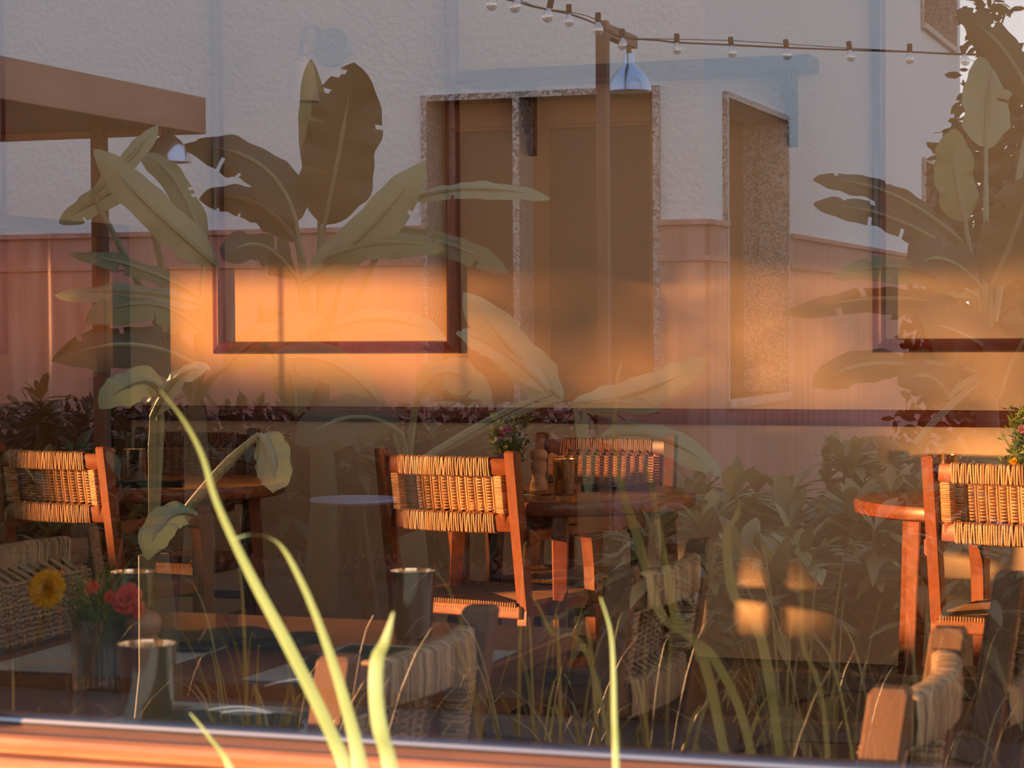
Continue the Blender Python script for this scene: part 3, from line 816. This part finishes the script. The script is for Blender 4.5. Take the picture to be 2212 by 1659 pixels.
for i, (a0, a1, z0, z1) in enumerate(HBs):
    org = Vector((XB, (a0 + a1) / 2, z0)); r = empty('window_%d' % (5 + i), mloc(org)); tag(r, kind='structure')
    b = bmesh.new()
    box(b, (XB - .30, a1 - .02, z0), (XB + .03, a1 + .02, z1)); box(b, (XB - .30, a0 - .02, z0), (XB + .03, a0 + .02, z1))
    box(b, (XB - .30, a0 - .02, z1), (XB + .03, a1 + .02, z1 + .035)); box(b, (XB - .30, a0 - .02, z0 - .05), (XB + .045, a1 + .02, z0))
    box(b, (XB - .165, a1 - .028, z0), (XB - .157, a1 - .018, z1))
    obj('granite_surround', b, 'granite', r, mirror=True, origin=org)
    b = bmesh.new(); box(b, (XB - .33, a0 + .02, z0), (XB - .27, a1 - .02, z1))
    obj('sash', b, 'wood_window', r, mirror=True, origin=org)

# canopy at the left with fascia, post, pendant lamp
cx1, cya, cyb, cz0, cz1 = -5.06, 4.9, 9.90, 2.25, 2.43
org = Vector((-6.6, 8.0, 2.25)); r = empty('timber_canopy', mloc(org), label='flat timber canopy with a pale brown fascia board at the upper left', cat='canopy')
b = bmesh.new(); box(b, (-8.4, cya, cz0 + .035), (cx1 - .03, cyb - .03, cz1 - .01)); obj('deck', b, 'wood_dark', r, mirror=True, origin=org)
b = bmesh.new(); box(b, (cx1 - .03, cya, cz0), (cx1, cyb - .40, cz1), .004); obj('fascia', b, 'wood_fascia', r, mirror=True, origin=org)
b = bmesh.new(); box(b, (cx1 - .03, cyb - .398, cz0), (cx1, cyb, cz1), .004); obj('fascia', b, 'wood_fascia', r, mirror=True, origin=org)
b = bmesh.new(); box(b, (-8.4, cyb - .03, cz0), (cx1 - .031, cyb, cz1), .004); obj('fascia', b, 'wood_fascia', r, mirror=True, origin=org)
for (x_, y_) in ((-5.46, 9.55), (-8.3, 9.55), (-8.3, 5.3)):
    b = bmesh.new(); box(b, (x_ - .032, y_ - .032, GZ), (x_ + .032, y_ + .032, cz0 + .035), .004); obj('post', b, 'wood_post', r, mirror=True, origin=org)

def pendant(p, label, rod=.05):
    p = Vector(p); r = empty('pendant_lamp', mloc(p), label=label, cat='lamp', group='enamel pendant lamps in the courtyard')
    b = bmesh.new(); lathe(b, [(.024, .185), (.026, .180), (.030, .135), (.034, .125), (.060, .105), (.088, .070), (.106, .030), (.112, 0), (.115, -.004), (.112, -.004),
                               (.104, .028), (.086, .066), (.058, .100), (.030, .118)], c=p, n=40, cap=False)
    obj('lamp_shade', b, 'enamel', r, mirror=True, origin=p, smooth=True)
    b = bmesh.new(); lathe(b, [(0, .183), (.013, .183), (.013, .22), (.008, .225), (.008, .225 + rod)], c=p, n=16); obj('socket', b, 'wood_post', r, mirror=True, origin=p, smooth=True)
pendant(pix(363, 349, 10.85), 'dull enamel pendant lamp hanging under the left canopy', .02)
PL = pix(1359, 196, 11.12)
pendant(PL, 'bluish enamel pendant lamp hanging from the wooden post arm', .03)

# lamp post with arm
pt = Vector((-3.145, 10.34, 0)); ztop = 2.765
r = empty('lamp_post', mloc((pt.x, pt.y, GZ)), label='slim square wooden post with a short arm carrying the lamp and lights', cat='post')
org = (pt.x, pt.y, GZ)
b = bmesh.new(); box(b, (pt.x - .028, pt.y - .028, GZ), (pt.x + .028, pt.y + .028, ztop), .003); obj('pole', b, 'wood_post', r, mirror=True, origin=org)
b = bmesh.new(); box(b, (pt.x - .020, pt.y + .028, ztop - .075), (pt.x + .028, pt.y + .52, ztop - .012), .003); obj('arm', b, 'wood_post', r, mirror=True, origin=org)

# festoon lights
cab = [(985, -25, 10.0), (1000, -14, 10.05), (1062, -8, 10.1), (1118, 4, 10.15), (1150, 14, 10.2), (1190, 22, 10.2), (1230, 30, 10.25), (1265, 42, 10.3), (1288, 52, 10.3)]
cab2 = [(1300, 60, 10.32), (1330, 78, 10.7), (1372, 84, 10.9), (1420, 87, 10.9), (1462, 92, 10.95), (1578, 97, 11.0), (1697, 103, 11.1), (1833, 108, 11.15), (1965, 112, 11.2), (2078, 118, 11.3), (2190, 120, 11.4), (2260, 118, 11.5)]
b = bmesh.new()
p_all = [pix(*c) for c in cab] + [pix(*c) for c in cab2]
tube(b, p_all, .0045, 6)
tube(b, [p + Vector((0, 0, .012 + .01 * math.sin(i))) for i, p in enumerate(p_all)], .0022, 5)
tag(obj('festoon_cable', b, 'cable', mirror=True, origin=p_all[0]), 'thin black cable of the string lights running past the post', 'cable')
bulbs = [(1062, 9, 10.1, 0, 1.15), (1127, 16, 10.15, .35, 1.15), (1192, 36, 10.2, .25, 1.1), (1229, 46, 10.25, 0, 1), (1292, 64, 10.28, 0, 1), (1344, 97, 10.75, 0, 1), (1462, 107, 10.95, 0, 1),
         (1578, 114, 11.0, -.1, 1), (1697, 119, 11.1, -.1, 1), (1833, 123, 11.15, -.15, 1), (1965, 128, 11.2, 0, 1), (2078, 132, 11.3, -.2, 1), (2190, 138, 11.4, 0, 1)]
where = ['at the top edge left of the post, cut by the picture edge', 'tilted, second from the left end', 'tilted, third from the left end', 'just left of the lamp post', 'in front of the lamp post top',
         'between the post arm and the pendant lamp', 'first to the right of the pendant lamp', 'second to the right of the pendant lamp', 'third to the right of the pendant lamp',
         'left of the second wall frame strip', 'right of the second wall frame strip', 'at the corner of the white building', 'over the banana leaves at the right edge']
bp = empty('festoon_bulb'); 
b = bmesh.new(); lathe(b, [(0, 0), (.012, 0), (.0135, -.006), (.0135, -.040), (.011, -.044), (0, -.044)], n=16); obj('socket', b, 'cable', bp, smooth=True)
b = bmesh.new(); lathe(b, [(.010, -.042), (.012, -.050), (.021, -.062), (.0245, -.078), (.022, -.092), (.013, -.102), (0, -.105)], n=24, cap=False); obj('bulb', b, 'bulb_glass', bp, smooth=True)
b = bmesh.new(); tube(b, [(-.006, 0, -.045), (-.005, 0, -.075), (0, 0, -.082), (.005, 0, -.075), (.006, 0, -.045)], .0009, 4); obj('filament', b, 'brass', bp)
for i, (x_, y_, t_, tilt, sc) in enumerate(bulbs):
    o = bp if i == 0 else copy_tree(bp)
    p = pix(x_, y_, t_); o.location = mloc((p.x, p.y, p.z + .078 * sc)); o.rotation_euler = (0, tilt, 0); o.scale = (sc * 1.0,) * 3
    tag(o, 'clear string-light bulb ' + where[i], 'light bulb', 'string lights across the courtyard')

# ------------------------------------------------------------------ banana plants
def banana_leaf(bm, p0, p1, p2, wd, nrm, seed, fold=.25, tears=3, wave=.06, blunt=.75):
    rnd = random.Random(seed); N = 40; Mh = 5
    pts = bez(p0, p1, p2, N); nrm = Vector(nrm)
    tear_rows = {(rnd.randint(6, N - 3), rnd.choice((-1, 1)), rnd.uniform(.25, .8)) for _ in range(tears)}
    ph = [rnd.uniform(0, 6.28) for _ in range(4)]; fq = [rnd.uniform(5, 9), rnd.uniform(14, 22)]
    rows = []
    for i, p in enumerate(pts):
        u = i / N
        t = (pts[min(i + 1, N)] - pts[max(i - 1, 0)]).normalized()
        s = t.cross(nrm).normalized(); nn = s.cross(t).normalized()
        prof = min(1.0, (u / .22) ** .6 if u > 0 else 0) * (1.0 if u < .62 else max(0.0, 1 - ((u - .62) / .38) ** 2.2)) ** blunt
        w_ = max(wd / 2 * prof, .002)
        row = []
        for k in range(-Mh, Mh + 1):
            v = k / Mh
            edge = 1 + .05 * math.sin(fq[1] * u + ph[0] + (3 if v > 0 else 0)) + .03 * math.sin(37 * u + ph[3])
            off = s * (v * w_ * edge * math.cos(fold * abs(v)))
            h = -fold * abs(v) ** 1.3 * w_ * .9 + wave * wd * abs(v) ** 1.5 * (math.sin(fq[0] * u * 2 + ph[1] + (2 if v > 0 else 0)) + .5 * math.sin(fq[1] * u * 2 + ph[2]))
            row.append(bm.verts.new(p + off + nn * h))
        rows.append(row)
    for i in range(N):
        for k in range(2 * Mh):
            v = (k + .5) / Mh - 1
            if any(tr == i and sg * v > 0 and abs(v) > dp for tr, sg, dp in tear_rows): continue
            bm.faces.new((rows[i][k], rows[i][k + 1], rows[i + 1][k + 1], rows[i + 1][k]))
    return pts

def banana(root_px, z_top, leaves, label, rootname='banana_plant'):
    """leaves: (base px), (ctrl px), (tip px) each x,y,t ; width in px at mean t ; material ; normal mix ; tears"""
    x, y, t = root_px
    base = pix(x, y, t); base = Vector((base.x, base.y, GZ + .05))
    r = empty(rootname, mloc(base), label=label, cat='banana plant', group='banana plants in the courtyard')
    crown = Vector((base.x, base.y, z_top))
    b = bmesh.new(); tube(b, [base, base * .5 + crown * .5 + Vector((.02, 0, 0)), crown], [.085, .065, .045], 14)
    obj('stem', b, 'banana_stem', r, mirror=True, origin=base, smooth=True)
    for i, (pa, pb, pc, wpx, m, up, tears) in enumerate(leaves):
        A, B, C_ = pix(*pa), pix(*pb), pix(*pc)
        wd = wpx * pb[2] / F_PX
        nrm = (-FWD) * (1 - abs(up)) + Vector((0, 0, 1)) * up
        b = bmesh.new(); pts = banana_leaf(b, A, B, C_, wd, nrm, i * 7 + int(x), tears=tears)
        lf = obj('leaf', b, m, r, mirror=True, origin=base, smooth=True)
        b = bmesh.new()
        pet = bez(crown * 1.0, crown * .35 + A * .65 + Vector((0, 0, .05)), A, 6)
        allp = pet + pts[1:34]
        tube(b, allp, [.016] * 5 + [.011] * (len(allp) - 12) + [.007, .006, .005, .004, .003, .003, .002], 6)
        obj('midrib', b, 'banana_light', lf, mirror=True, origin=base, smooth=True)

BL, BD, BB = 'banana_light', 'banana_dark', 'banana'
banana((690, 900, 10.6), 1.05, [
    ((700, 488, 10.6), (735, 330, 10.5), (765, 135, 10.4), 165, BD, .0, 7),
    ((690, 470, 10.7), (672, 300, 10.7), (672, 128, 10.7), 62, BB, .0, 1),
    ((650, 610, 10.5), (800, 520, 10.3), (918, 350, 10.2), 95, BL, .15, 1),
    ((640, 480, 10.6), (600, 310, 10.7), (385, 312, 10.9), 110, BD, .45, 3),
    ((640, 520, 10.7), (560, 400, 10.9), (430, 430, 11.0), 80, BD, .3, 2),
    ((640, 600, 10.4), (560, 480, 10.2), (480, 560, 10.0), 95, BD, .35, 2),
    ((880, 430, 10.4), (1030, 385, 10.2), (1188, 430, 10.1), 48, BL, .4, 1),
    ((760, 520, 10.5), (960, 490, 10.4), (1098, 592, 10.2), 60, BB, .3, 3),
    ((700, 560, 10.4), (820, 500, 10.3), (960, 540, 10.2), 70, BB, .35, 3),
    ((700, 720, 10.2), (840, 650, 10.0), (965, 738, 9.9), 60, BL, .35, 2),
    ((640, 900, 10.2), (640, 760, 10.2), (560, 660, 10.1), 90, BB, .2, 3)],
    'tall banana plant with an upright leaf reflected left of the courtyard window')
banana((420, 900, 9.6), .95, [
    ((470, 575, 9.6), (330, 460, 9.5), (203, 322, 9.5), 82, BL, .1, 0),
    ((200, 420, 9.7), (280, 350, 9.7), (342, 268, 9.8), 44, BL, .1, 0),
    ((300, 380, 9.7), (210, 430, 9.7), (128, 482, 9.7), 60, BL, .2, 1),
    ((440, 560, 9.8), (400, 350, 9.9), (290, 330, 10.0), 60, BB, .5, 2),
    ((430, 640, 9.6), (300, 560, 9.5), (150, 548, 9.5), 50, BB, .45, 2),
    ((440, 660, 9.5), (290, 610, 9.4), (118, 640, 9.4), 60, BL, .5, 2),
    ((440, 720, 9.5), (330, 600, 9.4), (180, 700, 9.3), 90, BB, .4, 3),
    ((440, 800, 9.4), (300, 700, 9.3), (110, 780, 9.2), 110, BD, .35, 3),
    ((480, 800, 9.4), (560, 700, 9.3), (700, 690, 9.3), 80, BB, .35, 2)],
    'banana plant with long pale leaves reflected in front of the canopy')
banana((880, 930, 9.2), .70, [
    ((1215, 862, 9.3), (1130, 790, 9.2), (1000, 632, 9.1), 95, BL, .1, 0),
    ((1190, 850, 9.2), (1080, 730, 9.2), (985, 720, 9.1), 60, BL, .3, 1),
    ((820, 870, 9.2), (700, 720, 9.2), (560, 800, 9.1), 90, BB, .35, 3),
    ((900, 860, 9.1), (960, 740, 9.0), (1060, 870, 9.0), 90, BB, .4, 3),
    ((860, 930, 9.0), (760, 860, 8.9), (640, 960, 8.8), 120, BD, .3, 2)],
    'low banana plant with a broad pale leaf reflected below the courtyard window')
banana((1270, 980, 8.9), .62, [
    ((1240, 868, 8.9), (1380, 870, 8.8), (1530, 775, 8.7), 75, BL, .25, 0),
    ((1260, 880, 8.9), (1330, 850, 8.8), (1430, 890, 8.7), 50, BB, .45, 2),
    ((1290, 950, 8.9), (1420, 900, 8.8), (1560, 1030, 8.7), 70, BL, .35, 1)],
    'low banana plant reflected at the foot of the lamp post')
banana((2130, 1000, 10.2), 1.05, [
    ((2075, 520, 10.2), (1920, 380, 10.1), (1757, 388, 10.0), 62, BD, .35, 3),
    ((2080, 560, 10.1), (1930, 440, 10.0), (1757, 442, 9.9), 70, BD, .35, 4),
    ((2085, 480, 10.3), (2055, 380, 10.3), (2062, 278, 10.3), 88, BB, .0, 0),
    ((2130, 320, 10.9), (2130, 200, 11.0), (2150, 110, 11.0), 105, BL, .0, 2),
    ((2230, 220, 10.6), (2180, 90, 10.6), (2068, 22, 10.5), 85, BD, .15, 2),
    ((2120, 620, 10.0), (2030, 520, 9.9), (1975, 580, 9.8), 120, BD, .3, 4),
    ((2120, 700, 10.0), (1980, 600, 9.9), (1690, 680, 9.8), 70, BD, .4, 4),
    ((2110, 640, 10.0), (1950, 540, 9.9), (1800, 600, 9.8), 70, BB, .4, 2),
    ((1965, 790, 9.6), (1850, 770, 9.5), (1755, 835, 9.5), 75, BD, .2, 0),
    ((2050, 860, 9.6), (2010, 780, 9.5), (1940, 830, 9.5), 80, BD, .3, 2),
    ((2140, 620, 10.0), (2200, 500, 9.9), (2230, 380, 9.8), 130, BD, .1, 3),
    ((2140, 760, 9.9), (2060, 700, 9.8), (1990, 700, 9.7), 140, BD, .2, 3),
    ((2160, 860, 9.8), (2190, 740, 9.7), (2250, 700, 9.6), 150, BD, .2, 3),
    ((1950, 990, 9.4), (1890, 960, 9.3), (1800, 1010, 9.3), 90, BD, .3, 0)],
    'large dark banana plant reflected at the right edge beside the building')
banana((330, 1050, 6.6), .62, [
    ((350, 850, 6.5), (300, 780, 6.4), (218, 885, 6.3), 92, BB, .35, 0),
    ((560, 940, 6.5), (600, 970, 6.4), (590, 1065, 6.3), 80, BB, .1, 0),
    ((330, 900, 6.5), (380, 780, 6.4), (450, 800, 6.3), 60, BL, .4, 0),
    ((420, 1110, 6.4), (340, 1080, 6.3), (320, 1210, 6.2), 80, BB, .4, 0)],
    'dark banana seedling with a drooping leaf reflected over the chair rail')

# ------------------------------------------------------------------ croton shrubs
def croton(x, y, t, seed, h=.7, spread=.34, n=7, m='croton', label=''):
    rnd = random.Random(seed); top = pix(x, y, t); base = Vector((top.x, top.y, GZ + .05)); h = top.z - base.z
    r = empty('croton_shrub', mloc(base), label=label, cat='shrub', group='croton shrubs in the far planting bed')
    bs = bmesh.new(); bl = bmesh.new()
    for i in range(n):
        a = rnd.uniform(0, 6.28); q = spread * math.sqrt(rnd.random()); hh = h * rnd.uniform(.55, 1.0) * (1 - .2 * q / spread)
        c = base + Vector((q * math.cos(a), q * math.sin(a), hh))
        tube(bs, bez(base + Vector((q * .2 * math.cos(a), q * .2 * math.sin(a), 0)), base + Vector((q * .7 * math.cos(a), q * .7 * math.sin(a), hh * .5)), c, 5), .007, 6)
        for lvl in range(3):
            for k in range(9):
                a2 = rnd.uniform(0, 6.28); el = D(rnd.uniform(-10, 70) - lvl * 22); L = rnd.uniform(.12, .24)
                d = Vector((math.cos(a2) * math.cos(el), math.sin(a2) * math.cos(el), math.sin(el)))
                p0 = c - Vector((0, 0, .07 * lvl)); p2 = p0 + d * L + Vector((0, 0, -L * .25)); p1 = p0 + d * L * .55 + Vector((0, 0, L * .06))
                pts = bez(p0, p1, p2, 6); wd = L * rnd.uniform(.20, .32)
                ribbon(bl, pts, [wd * f_ for f_ in (.08, .5, .9, 1, .8, .45, .03)], d.cross(Vector((0, 0, 1))), .3)
    obj('stems', bs, 'bark', r, mirror=True, origin=base); obj('foliage', bl, m, r, mirror=True, origin=base, smooth=True)
ORD = ['first', 'second', 'third', 'fourth', 'fifth', 'sixth', 'seventh', 'eighth', 'ninth', 'tenth', 'eleventh', 'twelfth']
rows_ = (('back row of croton shrubs at the right', 'croton', ((1470, 985, 9.0), (1590, 975, 9.0), (1720, 965, 9.0), (1850, 960, 9.0), (1960, 940, 9.0), (2070, 880, 9.0), (2190, 850, 9.0))),
         ('middle row of croton shrubs at the right', 'croton', ((1400, 1050, 8.1), (1530, 1045, 8.1), (1660, 1030, 8.1), (1790, 1040, 8.1), (1920, 1020, 8.1), (2050, 1000, 8.1), (2170, 950, 8.1))),
         ('front row of croton shrubs at the right', 'croton', ((1590, 1150, 7.2), (1740, 1130, 7.2), (1890, 1130, 7.2), (2030, 1100, 7.2), (2160, 1070, 7.2))),
         ('dark shrubs between the banana stems', 'tree_leaf', ((60, 760, 10.9), (190, 800, 10.9), (530, 850, 10.9), (770, 890, 11.0), (1000, 880, 11.0), (20, 900, 8.7), (150, 960, 8.2))))
k = 0
for rn, m_, row in rows_:
    for j, (x, y, t) in enumerate(row):
        k += 1
        croton(x, y, t, k, m=m_, n=10 if m_ == 'croton' else 6, spread=.26,
               label='bushy shrub, %s from the left in the %s' % (ORD[j], rn))
# low clipped hedge at the foot of the courtyard building
rnd = random.Random(77)
base = Vector((-6.2, 11.35, GZ))
r = empty('low_hedge', mloc(base), label='low olive brown hedge at the foot of the white courtyard building', cat='hedge')
b = bmesh.new()
for i in range(9):
    x = -8.8 + i * .62; tube(b, [(x, 11.35, GZ), (x, 11.35, .5)], .02, 6)
obj('stems', b, 'bark', r, mirror=True, origin=base)
b = bmesh.new(); box(b, (-9.1, 11.22, .05), (-3.45, 11.5, .66))
for i in range(9000):
    p = Vector((rnd.uniform(-9.2, -3.35), rnd.uniform(10.98, 11.3), rnd.uniform(.0, .84 + .05 * math.sin(i))))
    d = Vector((rnd.uniform(-1, 1), rnd.uniform(-1, 0), rnd.uniform(-.4, 1))).normalized(); l_ = rnd.uniform(.06, .12)
    ribbon(b, [p, p + d * l_ * .5, p + d * l_], [.006, l_ * .4, .003], d.cross(Vector((rnd.uniform(-1, 1), rnd.uniform(-1, 1), rnd.uniform(-1, 1)))), .2)
obj('foliage', b, 'hedge_low', r, mirror=True, origin=base)

# pale patio table reflected behind the middle chair
p = pix(765, 1076, 10.2)
r = empty('patio_table', mloc((p.x, p.y, GZ)), label='small pale round patio table reflected left of the middle sunlit chair', cat='table')
b = bmesh.new(); lathe(b, [(0, p.z - GZ - .02), (.20, p.z - GZ - .02), (.205, p.z - GZ - .01), (.20, p.z - GZ), (0, p.z - GZ)], n=40); obj('tabletop', b, 'lamp_metal', r, smooth=True)
for i in range(3):
    a = i * 2.094 + .4
    b = bmesh.new(); tube(b, [(.05 * math.cos(a), .05 * math.sin(a), p.z - GZ - .02), (.17 * math.cos(a), .17 * math.sin(a), 0)], .010, 8); obj('leg', b, 'wood_dark', r, smooth=True)

# small leafed tree behind the banana plant at the right
def leafy(name, label, boxes, per, mat_, trunk, group=None, mirror=True, L=(.06, .12), cat='tree', seed=4):
    rnd = random.Random(seed); base = Vector(trunk)
    r = empty(name, mloc(base, mirror), label=label, cat=cat, group=group)
    b = bmesh.new(); cs = [Vector(c) for c, _ in boxes]
    for c in cs: tube(b, bez(base, (base.x, base.y, (base.z + c.z) / 2), c, 6), [.09, .08, .06, .05, .04, .03, .02], 8)
    obj('trunk', b, 'bark', r, mirror=mirror, origin=base)
    b = bmesh.new()
    for (c, rad), n in zip(boxes, per):
        c = Vector(c)
        for i in range(n):
            while True:
                q = Vector((rnd.uniform(-1, 1), rnd.uniform(-1, 1), rnd.uniform(-1, 1)))
                if q.length < 1: break
            p = c + Vector((q.x * rad[0], q.y * rad[1], q.z * rad[2]))
            d = Vector((rnd.uniform(-1, 1), rnd.uniform(-1, 1), rnd.uniform(-1, .6))).normalized(); l_ = rnd.uniform(*L)
            ribbon(b, [p, p + d * l_ * .35, p + d * l_ * .75, p + d * l_], [.004, l_ * .45, l_ * .38, .002], d.cross(Vector((rnd.uniform(-1, 1), rnd.uniform(-1, 1), .3))), .2)
    obj('crown', b, mat_, r, mirror=mirror, origin=base)
def vpx(x, y, t): return tuple(pix(x, y, t))
leafy('leafy_tree', 'small-leafed tree against the bright sky at the upper right corner',
      [(vpx(2170, 420, 14), (.45, .5, .75)), (vpx(2230, 230, 14), (.36, .4, .45)), (vpx(2160, 700, 13.5), (.60, .5, .65)), (vpx(2110, 250, 14.5), (.12, .2, .70)), (vpx(2130, 20, 14.5), (.17, .2, .17)), (vpx(2180, 950, 13), (.7, .5, .5))],
      (2600, 500, 2600, 80, 60, 1200), 'tree_leaf', (*vpx(2190, 800, 14)[:2], GZ))

# ------------------------------------------------------------------ grass under the window (between camera and glass)
def clump(x, y, n, hmin, hmax, seed, mat_, label, wmax=.0085, spread=.26):
    rnd = random.Random(seed); r = empty('grass_clump', (x, y, GZ + .05), label=label, cat='ornamental grass', group='ornamental grass outside the window')
    b = bmesh.new()
    for i in range(n):
        a = rnd.uniform(0, 6.28); h = rnd.uniform(hmin, hmax); q = rnd.uniform(.05, spread); dr = rnd.random()
        p0 = Vector((rnd.uniform(-.06, .06), rnd.uniform(-.05, .05), 0))
        p2 = p0 + Vector((math.cos(a) * q * (1 + dr), math.sin(a) * q * (1 + dr) * .7, h * (1 - .35 * dr)))
        p1 = p0 + Vector((math.cos(a) * q * .35, math.sin(a) * q * .25, h * 1.1))
        # stay out of the space directly in front of the pane and lens
        lim = GY - .03 - y
        p2.y = min(p2.y, lim)
        w0 = rnd.uniform(.4, 1) * wmax
        ribbon(b, bez(p0, p1, p2, 12), [w0 * f_ for f_ in (.7, .8, .9, 1, 1, 1, .95, .9, .8, .65, .5, .3, .03)], (math.cos(a + 1.57), math.sin(a + 1.57), 0), .25)
    obj('leaf_blades', b, mat_, r)
    return r
ROW_ = ['outermost left', 'second left', 'front left', 'left middle', 'front middle left', 'central', 'front central', 'right of centre', 'front right', 'rear left', 'rear middle', 'rear central', 'rear right',
        'far rear left', 'farthest rear', 'farthest rear right-hand']
spots = [(-2.35, 1.7, 26, .55, .95), (-2.0, 1.35, 22, .6, .95), (-1.70, 1.75, 26, .55, .92), (-1.35, 1.45, 28, .6, .98), (-1.1, 1.8, 26, .55, .90), (-.75, 1.55, 30, .6, .95), (-.45, 1.85, 26, .5, .85),
         (-.2, 1.5, 26, .6, .95), (.1, 1.8, 22, .5, .86), (-1.6, 1.05, 24, .7, 1.02), (-1.0, 1.0, 26, .7, 1.04), (-.55, .95, 24, .7, 1.02), (-.1, 1.05, 22, .7, .98), (-2.5, 1.1, 16, .7, 1.0), (-1.3, .60, 18, .75, 1.05), (-.8, .5, 18, .75, 1.05)]
for i, (x, y, n, h0, h1) in enumerate(spots):
    clump(x, y, int(n * 1.5), h0, h1, 20 + i, 'grass_shaded', ROW_[i] + ' arching green grass clump planted under the window outside')

# the few bright blades that rise in front of the pane
r = empty('tall_grass', (-.62, 1.62, GZ + .05), label='bright green grass blades rising out of focus in front of the pane', cat='ornamental grass')
def blade(pts_px, w_px, m='grass', tw=(1, 0, 0)):
    P = [pix(*p) for p in pts_px]
    # smooth through the points
    out = []; ws = []
    for i in range(len(P) - 1):
        a, b_, c, d = P[max(i - 1, 0)], P[i], P[i + 1], P[min(i + 2, len(P) - 1)]
        for k_ in range(6):
            u = k_ / 6
            out.append(.5 * ((2 * b_) + (c - a) * u + (2 * a - 5 * b_ + 4 * c - d) * u * u + (3 * b_ - a - 3 * c + d) * u ** 3))
            ws.append((w_px[i] * (1 - u) + w_px[i + 1] * u) * pts_px[i][2] / F_PX)
    out.append(P[-1]); ws.append(w_px[-1] * pts_px[-1][2] / F_PX)
    b = bmesh.new(); ribbon(b, [p - r.location for p in out], ws, tw, .25)
    obj('blade', b, m, r, smooth=True)
blade([(345, 842, 1.75), (395, 905, 1.78), (437, 985, 1.80), (470, 1090, 1.82), (540, 1240, 1.84), (620, 1390, 1.85), (690, 1530, 1.86), (752, 1665, 1.86), (840, 1850, 1.8), (900, 2300, 1.75), (930, 3500, 1.7)],
      [4, 9, 12, 16, 24, 30, 32, 34, 34, 30, 20])
blade([(498, 1168, 1.8), (545, 1155, 1.8), (600, 1172, 1.82), (645, 1245, 1.83), (690, 1350, 1.84), (740, 1500, 1.85), (780, 1665, 1.85), (820, 1950, 1.8), (850, 3300, 1.7)],
      [2, 5, 9, 15, 18, 26, 34, 36, 22])
blade([(850, 1322, 1.75), (832, 1385, 1.75), (815, 1425, 1.76), (812, 1500, 1.76), (822, 1580, 1.76), (845, 1665, 1.76), (900, 1950, 1.72), (940, 3400, 1.65)],
      [3, 20, 30, 32, 36, 34, 36, 22])
blade([(1297, 1290, 1.9), (1318, 1360, 1.9), (1325, 1440, 1.9), (1327, 1550, 1.9), (1331, 1665, 1.9), (1340, 2000, 1.85), (1300, 3300, 1.8)], [3, 6, 9, 12, 15, 16, 12])
blade([(410, 1540, 1.95), (450, 1590, 1.95), (500, 1665, 1.95), (560, 1850, 1.9), (600, 3300, 1.8)], [3, 9, 16, 18, 12])

# ------------------------------------------------------------------ unseen leaf screens added west of the window to shape the low sun
sA, cA = math.sin(SUN_AZ), math.cos(SUN_AZ)
def along(s, q, z): return Vector((s * cA + q * sA, -s * sA + q * cA, z))
EL = math.tan(SUN_EL); QO = -13.0
def hedge(name, label, s0, s1, z0, z1, n, q, L=(.10, .20), cat='hedge', seed=1):
    rnd = random.Random(seed); base = along((s0 + s1) / 2, q, GZ)
    r = empty(name, base, label=label, cat=cat)
    dz = -q * EL
    b = bmesh.new()
    for k_ in range(6):
        p = along(s0 + (s1 - s0) * (k_ + .5) / 6, q, GZ); tube(b, [p, p + Vector((0, 0, (z0 + z1) / 2 + dz - GZ))], .02, 6)
    obj('stems', b, 'bark', r, origin=base)
    b = bmesh.new()
    for i in range(n):
        p = along(rnd.uniform(s0, s1), q + rnd.uniform(-.3, .3), rnd.uniform(z0, z1) + dz)
        d = Vector((rnd.uniform(-1, 1), rnd.uniform(-1, 1), rnd.uniform(-1, 1))).normalized(); l_ = rnd.uniform(*L)
        ribbon(b, [p, p + d * l_ * .5, p + d * l_], [.01, l_ * .5, .005], d.cross(Vector((rnd.uniform(-1, 1), rnd.uniform(-1, 1), rnd.uniform(-1, 1)))), .1)
    obj('foliage', b, 'blocker_leaf', r, origin=base)
# s of a wall point x: x*cA - WY*sA
sw = lambda x: x * cA - WY * sA
hedge('leaf_blocker_dense', 'dense unseen leaf screen added to the west to shade the lower wall', sw(-5.6), -7.49, .62, 1.15, 7900, QO)
hedge('leaf_blocker_low', 'low unseen leaf screen added to the west in front of the dense one', -7.6, -6.94, -.6, .58, 3000, QO + .8, cat='shrub', seed=3)
hedge('leaf_blocker_airy', 'airy unseen leaf screen added to the west to filter the low sun', sw(-3.15), sw(0.9), 1.20, 2.2, 1350, QO - 1.5, cat='shrub', seed=2)
